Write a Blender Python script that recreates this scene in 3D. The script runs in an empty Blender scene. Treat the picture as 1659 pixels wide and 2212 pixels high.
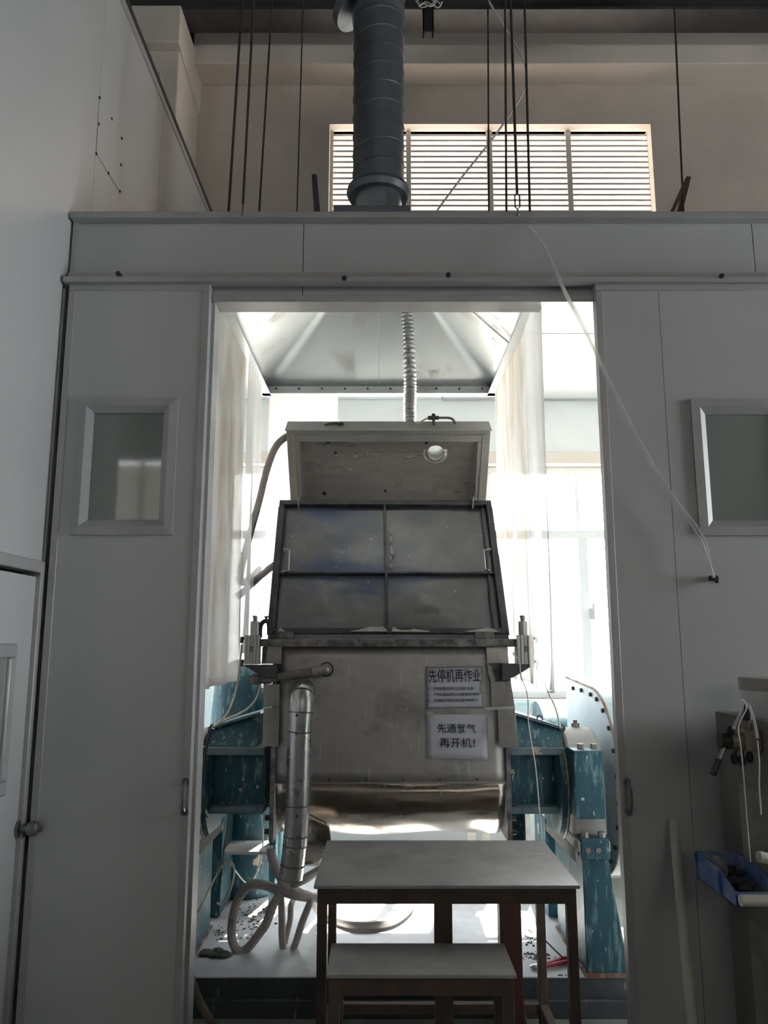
import bpy, bmesh, math, random
from mathutils import Vector, Matrix
random.seed(7)
S = bpy.context.scene
COL = S.collection

# ------------------------------------------------------------------ camera, light, exposure
H, F, CX, CY, PITCH = 1.55, 1661.0, 829.5, 1106.0, math.radians(9.7)
cam = bpy.data.cameras.new('camera')
cam.sensor_width = 36.0
cam.sensor_fit = 'AUTO'
cam.lens = F / 2212.0 * 36.0
cam.clip_end = 300
camo = bpy.data.objects.new('camera', cam)
camo.location = (0, 0, H)
camo.rotation_euler = (math.pi / 2 + PITCH, 0, 0)
COL.objects.link(camo)
S.camera = camo

W = bpy.data.worlds.new('World')
S.world = W
W.use_nodes = True
_n = W.node_tree.nodes
_n['Background'].inputs[0].default_value = (0.96, 0.975, 1.0, 1)      # bright hazy sky, even all round
_n['Background'].inputs[1].default_value = 23.0

sun = bpy.data.lights.new('sun', 'SUN')
sun.energy = 70.0
sun.color = (1.0, 0.93, 0.82)
sun.angle = math.radians(1.0)
suno = bpy.data.objects.new('sun', sun)
suno.rotation_euler = Vector((-0.16, -0.68, -0.92)).to_track_quat('-Z', 'Y').to_euler()
suno.location = (3, 12, 12)
COL.objects.link(suno)


def daylight_portal(loc, direction, sx, sy):
    """Tells Cycles where sky light enters an opening; gives off nothing itself."""
    l = bpy.data.lights.new('window_portal', 'AREA')
    l.shape = 'RECTANGLE'
    l.size, l.size_y = sx, sy
    l.cycles.is_portal = True
    o = bpy.data.objects.new('window_portal', l)
    o.location = loc
    o.rotation_euler = Vector(direction).to_track_quat('-Z', 'Z').to_euler()
    COL.objects.link(o)


S.view_settings.view_transform = 'Standard'
S.view_settings.look = 'None'
S.view_settings.gamma = 1.0
S.view_settings.use_curve_mapping = False
S.view_settings.exposure = 0.0
S.cycles.max_bounces = 10
S.cycles.diffuse_bounces = 6
S.cycles.glossy_bounces = 4
S.cycles.transmission_bounces = 6
S.cycles.transparent_max_bounces = 12
S.cycles.sample_clamp_indirect = 6.0
S.cycles.caustics_reflective = False
S.cycles.caustics_refractive = False
S.cycles.use_denoising = True


# ------------------------------------------------------------------ measuring helper
def P(px, py, Y=None, Z=None, X=None):
    """World point seen at a photo pixel, at depth Y, height Z or side X."""
    xr, yu = (px - CX) / F, (CY - py) / F
    dy = math.cos(PITCH) - yu * math.sin(PITCH)
    dz = math.sin(PITCH) + yu * math.cos(PITCH)
    if Y is not None:
        t = Y / dy
    elif Z is not None:
        t = (Z - H) / dz
    else:
        t = X / xr
    return Vector((xr * t, dy * t, H + dz * t))


# ------------------------------------------------------------------ materials
def M(name, c1, c2=None, scale=5.0, lo=.35, hi=.65, stretch=(1, 1, 1), rough=.5, rough2=None, metal=0.0,
      chips=(), bump=0.0, bscale=30.0, bstretch=(1, 1, 1), bdetail=4.0, spec=.5, sheen=0.0):
    m = bpy.data.materials.new(name)
    m.use_nodes = True
    nt = m.node_tree
    N, L = nt.nodes, nt.links
    b = N['Principled BSDF']
    b.inputs['Metallic'].default_value = metal
    b.inputs['Roughness'].default_value = rough
    b.inputs['Specular IOR Level'].default_value = spec
    b.inputs['Base Color'].default_value = (*c1, 1)
    tc = N.new('ShaderNodeTexCoord')

    def noise(sc, st, det=6.0):
        mp = N.new('ShaderNodeMapping')
        mp.inputs['Scale'].default_value = st
        L.new(tc.outputs['Object'], mp.inputs[0])
        n = N.new('ShaderNodeTexNoise')
        n.inputs['Scale'].default_value = sc
        n.inputs['Detail'].default_value = det
        n.inputs['Roughness'].default_value = .62
        L.new(mp.outputs[0], n.inputs['Vector'])
        return n.outputs['Fac']

    def ramp(sock, a, c):
        r = N.new('ShaderNodeMapRange')
        r.inputs['From Min'].default_value = a
        r.inputs['From Max'].default_value = c
        L.new(sock, r.inputs['Value'])
        return r.outputs[0]

    col = None
    if c2 is not None:
        f = ramp(noise(scale, stretch), lo, hi)
        mx = N.new('ShaderNodeMix')
        mx.data_type = 'RGBA'
        mx.inputs['A'].default_value = (*c1, 1)
        mx.inputs['B'].default_value = (*c2, 1)
        L.new(f, mx.inputs['Factor'])
        col = mx.outputs['Result']
        if rough2 is not None:
            rm = N.new('ShaderNodeMapRange')
            rm.inputs['To Min'].default_value = rough
            rm.inputs['To Max'].default_value = rough2
            L.new(f, rm.inputs['Value'])
            L.new(rm.outputs[0], b.inputs['Roughness'])
    msock = None
    for (cc, sc, a, c, st) in chips:
        f = ramp(noise(sc, st), a, c)
        mx = N.new('ShaderNodeMix')
        mx.data_type = 'RGBA'
        if col is None:
            mx.inputs['A'].default_value = (*c1, 1)
        else:
            L.new(col, mx.inputs['A'])
        mx.inputs['B'].default_value = (*cc, 1)
        L.new(f, mx.inputs['Factor'])
        col = mx.outputs['Result']
        if metal > 0:
            mm = N.new('ShaderNodeMath')
            mm.operation = 'MULTIPLY_ADD'
            mm.inputs[1].default_value = -metal
            mm.inputs[2].default_value = metal
            mm.use_clamp = True
            L.new(f, mm.inputs[0])
            if msock is not None:
                mn = N.new('ShaderNodeMath')
                mn.operation = 'MINIMUM'
                L.new(mm.outputs[0], mn.inputs[0])
                L.new(msock, mn.inputs[1])
                msock = mn.outputs[0]
            else:
                msock = mm.outputs[0]
    if msock is not None:
        L.new(msock, b.inputs['Metallic'])
    if col is not None:
        L.new(col, b.inputs['Base Color'])
    if bump:
        bp = N.new('ShaderNodeBump')
        bp.inputs['Strength'].default_value = 1.0
        bp.inputs['Distance'].default_value = bump
        L.new(noise(bscale, bstretch, bdetail), bp.inputs['Height'])
        L.new(bp.outputs[0], b.inputs['Normal'])
    return m


def M_sheet(name, c1, c2, transp, transl, scale, stretch, lo=.4, hi=.65):
    """Plastic sheeting: part diffuse, part translucent, part see-through."""
    m = bpy.data.materials.new(name)
    m.use_nodes = True
    N, L = m.node_tree.nodes, m.node_tree.links
    N.remove(N['Principled BSDF'])
    out = N['Material Output']
    tc = N.new('ShaderNodeTexCoord')
    mp = N.new('ShaderNodeMapping')
    mp.inputs['Scale'].default_value = stretch
    L.new(tc.outputs['Object'], mp.inputs[0])
    n = N.new('ShaderNodeTexNoise')
    n.inputs['Scale'].default_value = scale
    n.inputs['Detail'].default_value = 7
    L.new(mp.outputs[0], n.inputs['Vector'])
    r = N.new('ShaderNodeMapRange')
    r.inputs['From Min'].default_value = lo
    r.inputs['From Max'].default_value = hi
    L.new(n.outputs['Fac'], r.inputs['Value'])
    mx = N.new('ShaderNodeMix')
    mx.data_type = 'RGBA'
    mx.inputs['A'].default_value = (*c1, 1)
    mx.inputs['B'].default_value = (*c2, 1)
    L.new(r.outputs[0], mx.inputs['Factor'])
    d = N.new('ShaderNodeBsdfDiffuse')
    t = N.new('ShaderNodeBsdfTranslucent')
    g = N.new('ShaderNodeBsdfGlossy')
    g.inputs['Roughness'].default_value = .25
    x = N.new('ShaderNodeBsdfTransparent')
    L.new(mx.outputs['Result'], d.inputs[0])
    L.new(mx.outputs['Result'], t.inputs[0])
    a = N.new('ShaderNodeMixShader')
    a.inputs[0].default_value = transl
    L.new(d.outputs[0], a.inputs[1])
    L.new(t.outputs[0], a.inputs[2])
    bb = N.new('ShaderNodeMixShader')
    bb.inputs[0].default_value = .06
    L.new(a.outputs[0], bb.inputs[1])
    L.new(g.outputs[0], bb.inputs[2])
    c = N.new('ShaderNodeMixShader')
    c.inputs[0].default_value = transp
    L.new(bb.outputs[0], c.inputs[1])
    L.new(x.outputs[0], c.inputs[2])
    L.new(c.outputs[0], out.inputs[0])
    return m


def M_glass(name, tint, refl):
    m = bpy.data.materials.new(name)
    m.use_nodes = True
    N, L = m.node_tree.nodes, m.node_tree.links
    N.remove(N['Principled BSDF'])
    out = N['Material Output']
    x = N.new('ShaderNodeBsdfTransparent')
    x.inputs[0].default_value = (*tint, 1)
    g = N.new('ShaderNodeBsdfGlossy')
    g.inputs['Roughness'].default_value = .03
    lw = N.new('ShaderNodeLayerWeight')
    pw = N.new('ShaderNodeMath')
    pw.operation = 'POWER'
    pw.inputs[1].default_value = 4.0
    L.new(lw.outputs['Facing'], pw.inputs[0])
    ad = N.new('ShaderNodeMath')
    ad.operation = 'MULTIPLY_ADD'
    ad.use_clamp = True
    ad.inputs[1].default_value = .6
    ad.inputs[2].default_value = refl
    L.new(pw.outputs[0], ad.inputs[0])
    a = N.new('ShaderNodeMixShader')
    L.new(ad.outputs[0], a.inputs[0])
    L.new(x.outputs[0], a.inputs[1])
    L.new(g.outputs[0], a.inputs[2])
    L.new(a.outputs[0], out.inputs[0])
    return m


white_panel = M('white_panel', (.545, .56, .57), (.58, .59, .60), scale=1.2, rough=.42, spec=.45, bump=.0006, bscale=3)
booth_white = M('booth_white', (.79, .815, .83), (.73, .755, .77), scale=2.5, rough=.45)
trim_alu = M('aluminium_trim', (.50, .50, .515), (.44, .44, .455), scale=6, rough=.45, metal=.25)
plaster = M('plaster', (.64, .565, .505), (.55, .49, .44), scale=1.4, rough=.9, bump=.004, bscale=9,
            chips=[((.52, .48, .44), 5, .60, .75, (1, 1, 1))])
plaster_pale = M('plaster_pale', (.76, .69, .62), (.68, .62, .56), scale=2, rough=.9, bump=.002, bscale=8)
concrete_floor = M('concrete_floor', (.20, .21, .20), (.14, .15, .14), scale=3, rough=.6)
yard = M('yard_concrete', (.52, .49, .44), (.44, .42, .38), scale=1, rough=.95)
hall_paint = M('hall_paint', (.42, .42, .40), (.37, .37, .36), scale=1, rough=.9)
dark_steel = M('dark_steel', (.035, .035, .04), (.06, .055, .055), scale=6, rough=.6)
duct_metal = M('galvanized_duct', (.24, .27, .30), (.17, .195, .225), scale=3.5, rough=.42, rough2=.55, metal=.75, bump=.001, bscale=14)
duct_bright = M('galvanized_collar', (.42, .46, .50), (.34, .38, .42), scale=4, rough=.35, metal=.8)
hood_metal = M('hood_sheet', (.76, .80, .82), (.68, .72, .75), scale=2.2, lo=.4, hi=.7, rough=.38, rough2=.5, metal=.55,
               bump=.001, bscale=6, chips=[((.66, .68, .68), 5, .58, .66, (1, 1, .6))])
louvre_paint = M('louvre_paint', (.72, .68, .62), (.64, .60, .55), scale=6, rough=.55)
curtain_dirty = M_sheet('dirty_sheet', (.96, .95, .94), (.70, .64, .58), .13, .70, 5.0, (1, 1.4, .40))
curtain_clear = M_sheet('clear_sheet', (.95, .95, .96), (.88, .88, .88), .30, .68, 3.0, (1, 1, .5))
jacket = M('stainless_jacket', (.52, .505, .49), (.34, .33, .32), scale=3.0, lo=.3, hi=.7, rough=.36, rough2=.52, metal=.6,
           bump=.004, bscale=3.5, bdetail=2,
           chips=[((.50, .485, .47), 7.0, .62, .80, (1.5, 1, .5)), ((.66, .65, .63), 22, .63, .69, (2.4, 1, .16)), ((.22, .21, .20), 2.2, .52, .66, (1, 1, 1.4)), ((.60, .59, .57), 60, .66, .72, (1, 1, .7))])
jacket_bright = M('bright_sheet', (.55, .53, .50), (.42, .40, .38), scale=5, rough=.28, metal=.9, bump=.004, bscale=7,
                  chips=[((.30, .24, .20), 9, .66, .74, (1, 1, 1))])
trough_metal = M('trough_sheet', (.42, .37, .31), (.26, .23, .20), scale=2.6, rough=.2, rough2=.35, metal=.95, bump=.016, bscale=3.2,
                 bdetail=2, bstretch=(.6, 1, 2.2))
guard_sheet = M('guard_sheet', (.215, .215, .22), (.165, .17, .178), scale=4.0, lo=.35, hi=.65, rough=.30, rough2=.46, metal=.7, bump=.012,
                bscale=4.5, bdetail=2,
                chips=[((.085, .115, .20), 1.7, .50, .62, (.8, 1, 1.6)), ((.42, .42, .40), 26, .66, .72, (1, 1, .8))])  # large blue patches are reflections put into the colour
guard_frame = M('guard_frame', (.10, .10, .11), (.055, .055, .065), scale=9, rough=.42, metal=.6,
                chips=[((.32, .32, .31), 34, .70, .78, (1, 1, .6))])
powder = M('caked_powder', (.55, .54, .50), (.42, .41, .38), scale=40, rough=.95, bump=.004, bscale=60)
lid_paint = M('lid_steel', (.42, .42, .41), (.35, .35, .34), scale=5, rough=.5, metal=.35,
              chips=[((.33, .33, .32), 8, .60, .72, (1, 1, 1))])
lid_inside = M('lid_inside', (.66, .60, .55), (.46, .43, .40), scale=5, rough=.24, rough2=.40, metal=.88,
               stretch=(.35, 2, 2), bump=.001, bscale=30, bstretch=(.2, 2, 2),
               chips=[((.40, .385, .37), 6, .60, .70, (1, 1, 1))])
gasket = M('gasket', (.50, .41, .25), (.42, .36, .24), scale=20, rough=.7)
flange_metal = M('dusty_flange', (.26, .25, .245), (.08, .08, .085), scale=18, lo=.38, hi=.6, rough=.6, metal=.3,
                 chips=[((.45, .44, .42), 24, .66, .74, (1, 1, 1))])
blue_paint = M('blue_paint', (.007, .048, .068), (.013, .078, .105), scale=5, rough=.42, rough2=.6, spec=.4, bump=.001, bscale=25,
               chips=[((.16, .25, .28), 16, .54, .70, (2, 2, .4)), ((.50, .55, .55), 40, .635, .68, (1.5, 1.5, .6)),
                      ((.52, .42, .33), 7, .645, .655, (1, 1, 1)), ((.28, .10, .035), 9, .68, .69, (1, 1, 1))])
housing_dust = M('dusty_housing_ledge', (.05, .10, .125), (.17, .215, .235), scale=9, rough=.8, chips=[((.40, .33, .27), 8, .62, .66, (1, 1, 1))])
dusty_blue = M('dusty_blue', (.46, .44, .41), (.34, .36, .36), scale=9, rough=.9, bump=.002, bscale=60,
               chips=[((.02, .13, .19), 6, .62, .72, (1, 1, 1))])
guard_blue = M('gear_guard_paint', (.40, .50, .56), (.30, .41, .48), scale=4, rough=.5,
               chips=[((.52, .48, .42), 9, .55, .68, (1, 1, .4)), ((.16, .22, .29), 6, .62, .75, (1, 1, .5))])
rust = M('rusty_edge', (.17, .07, .035), (.26, .25, .23), scale=14, lo=.4, hi=.6, rough=.9)
seal_yellow = M('yellow_grease', (.34, .30, .13), (.10, .11, .08), scale=22, rough=.5)
pale_bracket = M('pale_bracket', (.55, .53, .49), (.36, .36, .35), scale=9, rough=.8,
                 chips=[((.20, .14, .10), 12, .64, .72, (1, 1, 1))])
bolt_metal = M('bolt_metal', (.24, .19, .17), (.34, .31, .29), scale=30, rough=.5, metal=.6)
cyl_alu = M('cylinder_aluminium', (.55, .55, .54), (.46, .46, .45), scale=4, stretch=(6, 6, .5), rough=.35, metal=.85)
pipe_dusty = M('dusty_pipe', (.22, .20, .185), (.11, .105, .10), scale=22, rough=.75)
clad_alu = M('aluminium_cladding', (.60, .60, .60), (.48, .48, .48), scale=5, rough=.25, rough2=.36, metal=.92, bump=.0015, bscale=16)
insulation = M('insulation_wool', (.36, .35, .33), (.22, .21, .20), scale=30, rough=.98, bump=.006, bscale=60)
elbow_steel = M('elbow_steel', (.44, .42, .39), (.34, .32, .30), scale=12, rough=.35, metal=.8)
paper = M('paper', (.50, .50, .55), (.46, .46, .51), scale=6, rough=.7, bump=.003, bscale=9, bdetail=2)
ink = M('black_ink', (.012, .012, .018), rough=.7)
tape = M('clear_tape', (.40, .40, .39), (.32, .32, .31), scale=12, rough=.3)
base_plate_mat = M('base_plate', (.56, .57, .60), (.46, .47, .49), scale=5, rough=.55, rough2=.7,
                   chips=[((.30, .29, .28), 14, .64, .74, (1, 1, 1))])
plinth_mat = M('plinth_paint', (.030, .033, .038), (.055, .06, .065), scale=6, rough=.7,
               chips=[((.36, .35, .33), 12, .66, .74, (3, 1, .35))])
hose_mat = M('ribbed_hose', (.42, .38, .35), (.33, .30, .28), scale=12, rough=.6, chips=[((.24, .22, .20), 8, .6, .72, (1, 1, 1))])
hose_dark = M('dark_hose', (.10, .085, .07), (.16, .13, .10), scale=14, rough=.7)
pneu = M('yellowed_tube', (.72, .66, .50), (.62, .56, .42), scale=10, rough=.35)
pneu_white = M('white_wire', (.70, .68, .64), rough=.5)
black_rub = M('black_plastic', (.02, .02, .022), rough=.45)
brown_fit = M('brown_fitting', (.10, .06, .045), rough=.5)
table_top = M('dusty_table_top', (.44, .44, .45), (.32, .32, .325), scale=6, lo=.35, hi=.7, rough=.5, rough2=.62,
              chips=[((.46, .46, .47), 9, .60, .72, (.5, 2, 1)), ((.52, .52, .52), 30, .70, .75, (1, 1, 1))])
table_frame = M('rusty_frame', (.075, .058, .048), (.12, .085, .065), scale=10, rough=.75, chips=[((.20, .17, .15), 18, .66, .74, (1, 1, 1))])
red_post_mat = M('red_oxide', (.085, .026, .026), (.065, .032, .028), scale=9, rough=.6, chips=[((.36, .26, .23), 24, .66, .74, (1, 1, .4))])
cabinet_mat = M('cabinet_steel', (.20, .19, .18), (.26, .25, .24), scale=3, rough=.6, metal=.2,
                chips=[((.40, .39, .38), 9, .66, .74, (3, 3, .3)), ((.24, .12, .06), 7, .72, .76, (3, 3, .3))])
bucket_mat = M('white_plastic', (.86, .86, .88), (.80, .80, .82), scale=5, rough=.45)
bucket_rim = M('dusty_lid', (.50, .48, .46), (.40, .385, .37), scale=18, rough=.85)
bin_blue = M('blue_bin_plastic', (.07, .145, .40), (.12, .19, .42), scale=7, rough=.5, chips=[((.34, .38, .48), 7, .48, .66, (1, 1, 1))])
pvc = M('pvc_pipe', (.62, .61, .54), (.54, .53, .47), scale=6, rough=.4)
brass = M('dull_brass', (.30, .26, .19), (.22, .19, .15), scale=14, rough=.45, metal=.6)
handle_dark = M('handle_metal', (.20, .20, .21), (.28, .28, .29), scale=10, rough=.35, metal=.9)
chrome = M('chrome_handle', (.55, .55, .55), rough=.3, metal=.95)
steel_rope = M('steel_rope', (.045, .043, .042), rough=.6, metal=.3)
rust_bar = M('rusty_bar', (.10, .05, .035), (.06, .04, .035), scale=14, rough=.8)
red_tool = M('red_tool_paint', (.42, .035, .07), (.34, .03, .05), scale=12, rough=.4)
moss = M('greenish_rag', (.10, .105, .075), (.05, .055, .04), scale=30, rough=.95, bump=.006, bscale=60)
crumb = M('dirt_crumbs', (.09, .075, .065), (.16, .14, .12), scale=40, rough=.95)
flex_alu = M('flexible_foil', (.62, .63, .65), (.44, .46, .48), scale=40, rough=.28, metal=.9, bump=.003, bscale=90)
window_glass = M_glass('window_glass', (.97, .98, .97), .02)
door_glass = M('door_glass', (.27, .30, .29), rough=.05, spec=.4)
clear_tube = M_sheet('clear_tube', (.80, .80, .80), (.72, .72, .71), .62, .35, 8, (1, 1, 1))
sight_glass = M_sheet('sight_glass', (.86, .92, .88), (.80, .86, .82), .25, .8, 20, (1, 1, 1))


# ------------------------------------------------------------------ mesh building
def catmull(pts, k):
    pts = [Vector(p) for p in pts]
    if len(pts) < 3 or k < 2:
        return pts
    out = []
    for i in range(len(pts) - 1):
        p0, p1, p2 = pts[max(i - 1, 0)], pts[i], pts[i + 1]
        p3 = pts[min(i + 2, len(pts) - 1)]
        for j in range(k):
            t = j / k
            out.append(.5 * ((2 * p1) + (p2 - p0) * t + (2 * p0 - 5 * p1 + 4 * p2 - p3) * t * t + (3 * p1 - p0 - 3 * p2 + p3) * t ** 3))
    out.append(pts[-1])
    return out


class MB:
    def __init__(s):
        s.v, s.f = [], []

    def add(s, vs, fs):
        b = len(s.v)
        s.v += [Vector(p) for p in vs]
        s.f += [tuple(b + i for i in f) for f in fs]
        return s

    def hexa(s, p):          # four of one end, four of the other in the same turn
        return s.add(p, [(0, 1, 2, 3), (7, 6, 5, 4), (0, 4, 5, 1), (1, 5, 6, 2), (2, 6, 7, 3), (3, 7, 4, 0)])

    def box(s, x0, x1, y0, y1, z0, z1):
        return s.hexa([(x0, y0, z0), (x1, y0, z0), (x1, y0, z1), (x0, y0, z1), (x0, y1, z0), (x1, y1, z0), (x1, y1, z1), (x0, y1, z1)])

    def prism(s, poly, off):
        n = len(poly)
        poly = [Vector(p) for p in poly]
        off = Vector(off)
        return s.add(poly + [p + off for p in poly],
                     [tuple(range(n)), tuple(range(2 * n - 1, n - 1, -1))] + [(i, (i + 1) % n, n + (i + 1) % n, n + i) for i in range(n)])

    def bar(s, a, b, w, h, up=(0, 0, 1)):      # square bar between two points
        a, b = Vector(a), Vector(b)
        d = (b - a).normalized()
        u = Vector(up)
        if abs(d.dot(u)) > .98:
            u = Vector((0, 1, 0))
        x = d.cross(u).normalized() * (w / 2)
        y = x.cross(d).normalized() * (h / 2)
        c = [-x - y, x - y, x + y, -x + y]
        return s.hexa([a + k for k in c] + [b + k for k in c])

    def tube(s, pts, r, n=10, k=1, caps=True, rf=None):
        pts = catmull(pts, k)
        m = len(pts)
        T = [(pts[min(i + 1, m - 1)] - pts[max(i - 1, 0)]).normalized() for i in range(m)]
        u = Vector((0, 0, 1)) if abs(T[0].z) < .9 else Vector((1, 0, 0))
        u = (u - T[0] * u.dot(T[0])).normalized()
        vs = []
        for i in range(m):
            u = (u - T[i] * u.dot(T[i]))
            u = u.normalized() if u.length > 1e-6 else T[i].orthogonal().normalized()
            w = T[i].cross(u)
            rr = r if rf is None else rf(i / (m - 1)) * r
            vs += [pts[i] + (u * math.cos(2 * math.pi * q / n) + w * math.sin(2 * math.pi * q / n)) * rr for q in range(n)]
        fs = [(i * n + q, i * n + (q + 1) % n, (i + 1) * n + (q + 1) % n, (i + 1) * n + q) for i in range(m - 1) for q in range(n)]
        if caps:
            fs += [tuple(range(n - 1, -1, -1)), tuple((m - 1) * n + q for q in range(n))]
        return s.add(vs, fs)

    def lathe(s, o, d, prof, n=24, caps=True):  # prof: (distance along d, radius)
        o, d = Vector(o), Vector(d).normalized()
        u = d.orthogonal().normalized()
        w = d.cross(u)
        vs = [o + d * a + (u * math.cos(2 * math.pi * q / n) + w * math.sin(2 * math.pi * q / n)) * r for a, r in prof for q in range(n)]
        m = len(prof)
        fs = [(i * n + q, i * n + (q + 1) % n, (i + 1) * n + (q + 1) % n, (i + 1) * n + q) for i in range(m - 1) for q in range(n)]
        if caps:
            fs += [tuple(range(n - 1, -1, -1)), tuple((m - 1) * n + q for q in range(n))]
        return s.add(vs, fs)

    def cyl(s, a, b, r, n=16, r1=None):
        a, b = Vector(a), Vector(b)
        return s.lathe(a, b - a, [(0, r), ((b - a).length, r if r1 is None else r1)], n)

    def grid(s, fn, nu, nv):
        vs = [fn(i / nu, j / nv) for j in range(nv + 1) for i in range(nu + 1)]
        fs = [(j * (nu + 1) + i, j * (nu + 1) + i + 1, (j + 1) * (nu + 1) + i + 1, (j + 1) * (nu + 1) + i) for j in range(nv) for i in range(nu)]
        return s.add(vs, fs)

    def ball(s, c, r, n=10, sq=(1, 1, 1)):
        c = Vector(c)
        vs, fs = [], []
        for j in range(1, n):
            th = math.pi * j / n
            for i in range(2 * n):
                ph = math.pi * i / n
                vs.append(c + Vector((r * sq[0] * math.sin(th) * math.cos(ph), r * sq[1] * math.sin(th) * math.sin(ph), r * sq[2] * math.cos(th))))
        w = 2 * n
        for j in range(n - 2):
            for i in range(w):
                fs.append((j * w + i, j * w + (i + 1) % w, (j + 1) * w + (i + 1) % w, (j + 1) * w + i))
        t, bt = len(vs), len(vs) + 1
        vs += [c + Vector((0, 0, r * sq[2])), c - Vector((0, 0, r * sq[2]))]
        for i in range(w):
            fs.append((t, (i + 1) % w, i))
            fs.append((bt, (n - 2) * w + i, (n - 2) * w + (i + 1) % w))
        return s.add(vs, fs)

    def build(s, name, mat, parent=None, bevel=0, solid=0, angle=35, sub=0):
        off = Vector((0, 0, 0))
        p = parent
        while p is not None:
            off += p.location
            p = p.parent
        me = bpy.data.meshes.new(name)
        me.from_pydata([tuple(q - off) for q in s.v], [], s.f)
        bm = bmesh.new()
        bm.from_mesh(me)
        bmesh.ops.recalc_face_normals(bm, faces=bm.faces)
        bm.to_mesh(me)
        bm.free()
        for q in me.polygons:
            q.use_smooth = True
        me.set_sharp_from_angle(angle=math.radians(angle))
        me.materials.append(mat)
        o = bpy.data.objects.new(name, me)
        COL.objects.link(o)
        if parent is not None:
            o.parent = parent
        if solid:
            md = o.modifiers.new('thickness', 'SOLIDIFY')
            md.thickness = solid
            md.offset = 0
        if bevel:
            md = o.modifiers.new('bevel', 'BEVEL')
            md.width = bevel
            md.segments = 2
            md.limit_method = 'ANGLE'
            md.angle_limit = math.radians(50)
        return o


def thing(name, label, cat, loc, group=None, kind=None):
    o = bpy.data.objects.new(name, None)
    o.empty_display_size = .1
    o.location = loc
    COL.objects.link(o)
    return tag(o, label, cat, group, kind)


def tag(o, label=None, cat=None, group=None, kind=None):
    if label: o['label'] = label
    if cat: o['category'] = cat
    if group: o['group'] = group
    if kind: o['kind'] = kind
    return o


def struct(name, loc=(0, 0, 0), label=None):
    o = bpy.data.objects.new(name, None)
    o.empty_display_size = .1
    o.location = loc
    COL.objects.link(o)
    o['kind'] = 'structure'
    if label: o['label'] = label
    return o


def twin(o, move, parent=None):       # another piece sharing the mesh
    c = o.copy()
    COL.objects.link(c)
    if parent is not None: c.parent = parent
    c.location = o.location + Vector(move)
    return c


def lettering(text, a, b, c, name, mat, parent, lift, squeeze=True):
    """Flat print filling the box: a = lower left, b = lower right, c = upper left."""
    cu = bpy.data.curves.new('lettering', 'FONT')
    cu.body = text
    cu.resolution_u = 3
    cu.offset = .006
    t = bpy.data.objects.new('lettering', cu)
    COL.objects.link(t)
    me = bpy.data.meshes.new_from_object(t.evaluated_get(bpy.context.evaluated_depsgraph_get()))
    bpy.data.objects.remove(t)
    xs = [v.co.x for v in me.vertices]
    ys = [v.co.y for v in me.vertices]
    x0, x1, y0, y1 = min(xs), max(xs), min(ys), max(ys)
    a, b, c, lift = Vector(a), Vector(b), Vector(c), Vector(lift)
    off = Vector((0, 0, 0))
    p = parent
    while p is not None:
        off += p.location
        p = p.parent
    for v in me.vertices:
        v.co = a + (b - a) * ((v.co.x - x0) / (x1 - x0)) + (c - a) * ((v.co.y - y0) / (y1 - y0)) + lift - off
    me.materials.clear()
    me.materials.append(mat)
    o = bpy.data.objects.new(name, me)
    COL.objects.link(o)
    o.parent = parent
    return o


# ================================================================== THE BUILDING
XL, YP, YB, ZC = -1.32, 3.0, 5.5, 3.33          # left wall, partition front, outer wall, booth ceiling
f_ = struct('floor')
MB().box(-7, 6, -8, YB, -.2, 0).build('slab', concrete_floor, f_)
yd = struct('ground')
MB().box(-40, 40, YB + .3, 60, -.5, -.25).build('yard_slab', yard, yd)

# outer wall with booth windows, rightmost added unseen for light, and the louvre opening
WX = [(-1.16, -.22), (-.08, .62), (.74, 2.10), (2.24, 3.60)]
WZ0, WZ1 = 1.17, 2.84
LX0, LX1 = P(712, 270, Y=YB).x, P(1405, 270, Y=YB).x
LZ0, LZ1 = 4.55, P(800, 268, Y=YB).z
wb = struct('wall_back')
m = MB()
m.box(-7, 6, YB, YB + .24, -.2, WZ0)
for a, b in zip([-7] + [w[1] for w in WX], [w[0] for w in WX] + [6]):
    m.box(a, b, YB, YB + .24, WZ0, WZ1)
m.box(-7, 6, YB, YB + .24, WZ1, LZ0)
m.box(-7, LX0, YB, YB + .24, LZ0, LZ1)
m.box(LX1, 6, YB, YB + .24, LZ0, LZ1)
m.box(-7, 6, YB, YB + .24, LZ1, 7.0)
m.build('masonry', plaster, wb)
BZ0 = 5.96
BY = 5.265
m = MB().box(-1.48, 6, BY, YB, BZ0, 7.0)
m.build('beam', plaster_pale, wb, bevel=.008)
MB().box(-1.78, -1.48, 4.92, YB, 0, 5.80).build('column', plaster_pale, wb, bevel=.01)
MB().hexa([(-1.82, 4.84, 5.78), (-1.46, 4.84, 5.78), (-1.46, YB, 5.70), (-1.82, YB, 5.70),
           (-1.82, 4.84, 6.08), (-1.46, 4.84, 6.08), (-1.46, YB, 6.08), (-1.82, YB, 6.08)]).build('corbel', plaster_pale, wb, bevel=.01)
# inner lining of the booth on that wall
bl = struct('wall_booth_back')
m = MB()
for a, b in zip([XL] + [w[1] for w in WX], [w[0] for w in WX] + [4.5]):
    m.box(a, b, YB - .03, YB - .001, .16, ZC)
for a, b in WX:
    m.box(a, b, YB - .03, YB - .001, WZ1 + .09, ZC).box(a, b, YB - .03, YB - .001, .16, WZ0)
m.build('lining', booth_white, bl)
for (x0, x1) in WX:
    MB().box(x0 - .05, x1 + .05, YB - .045, YB - .001, WZ1, WZ1 + .09).build('lintel_band', plaster_pale, bl, bevel=.004)
MB().box(-.52, -.46, YB - .05, YB - .03, WZ1 + .1, ZC).build('joint_strip', trim_alu, bl)

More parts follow.
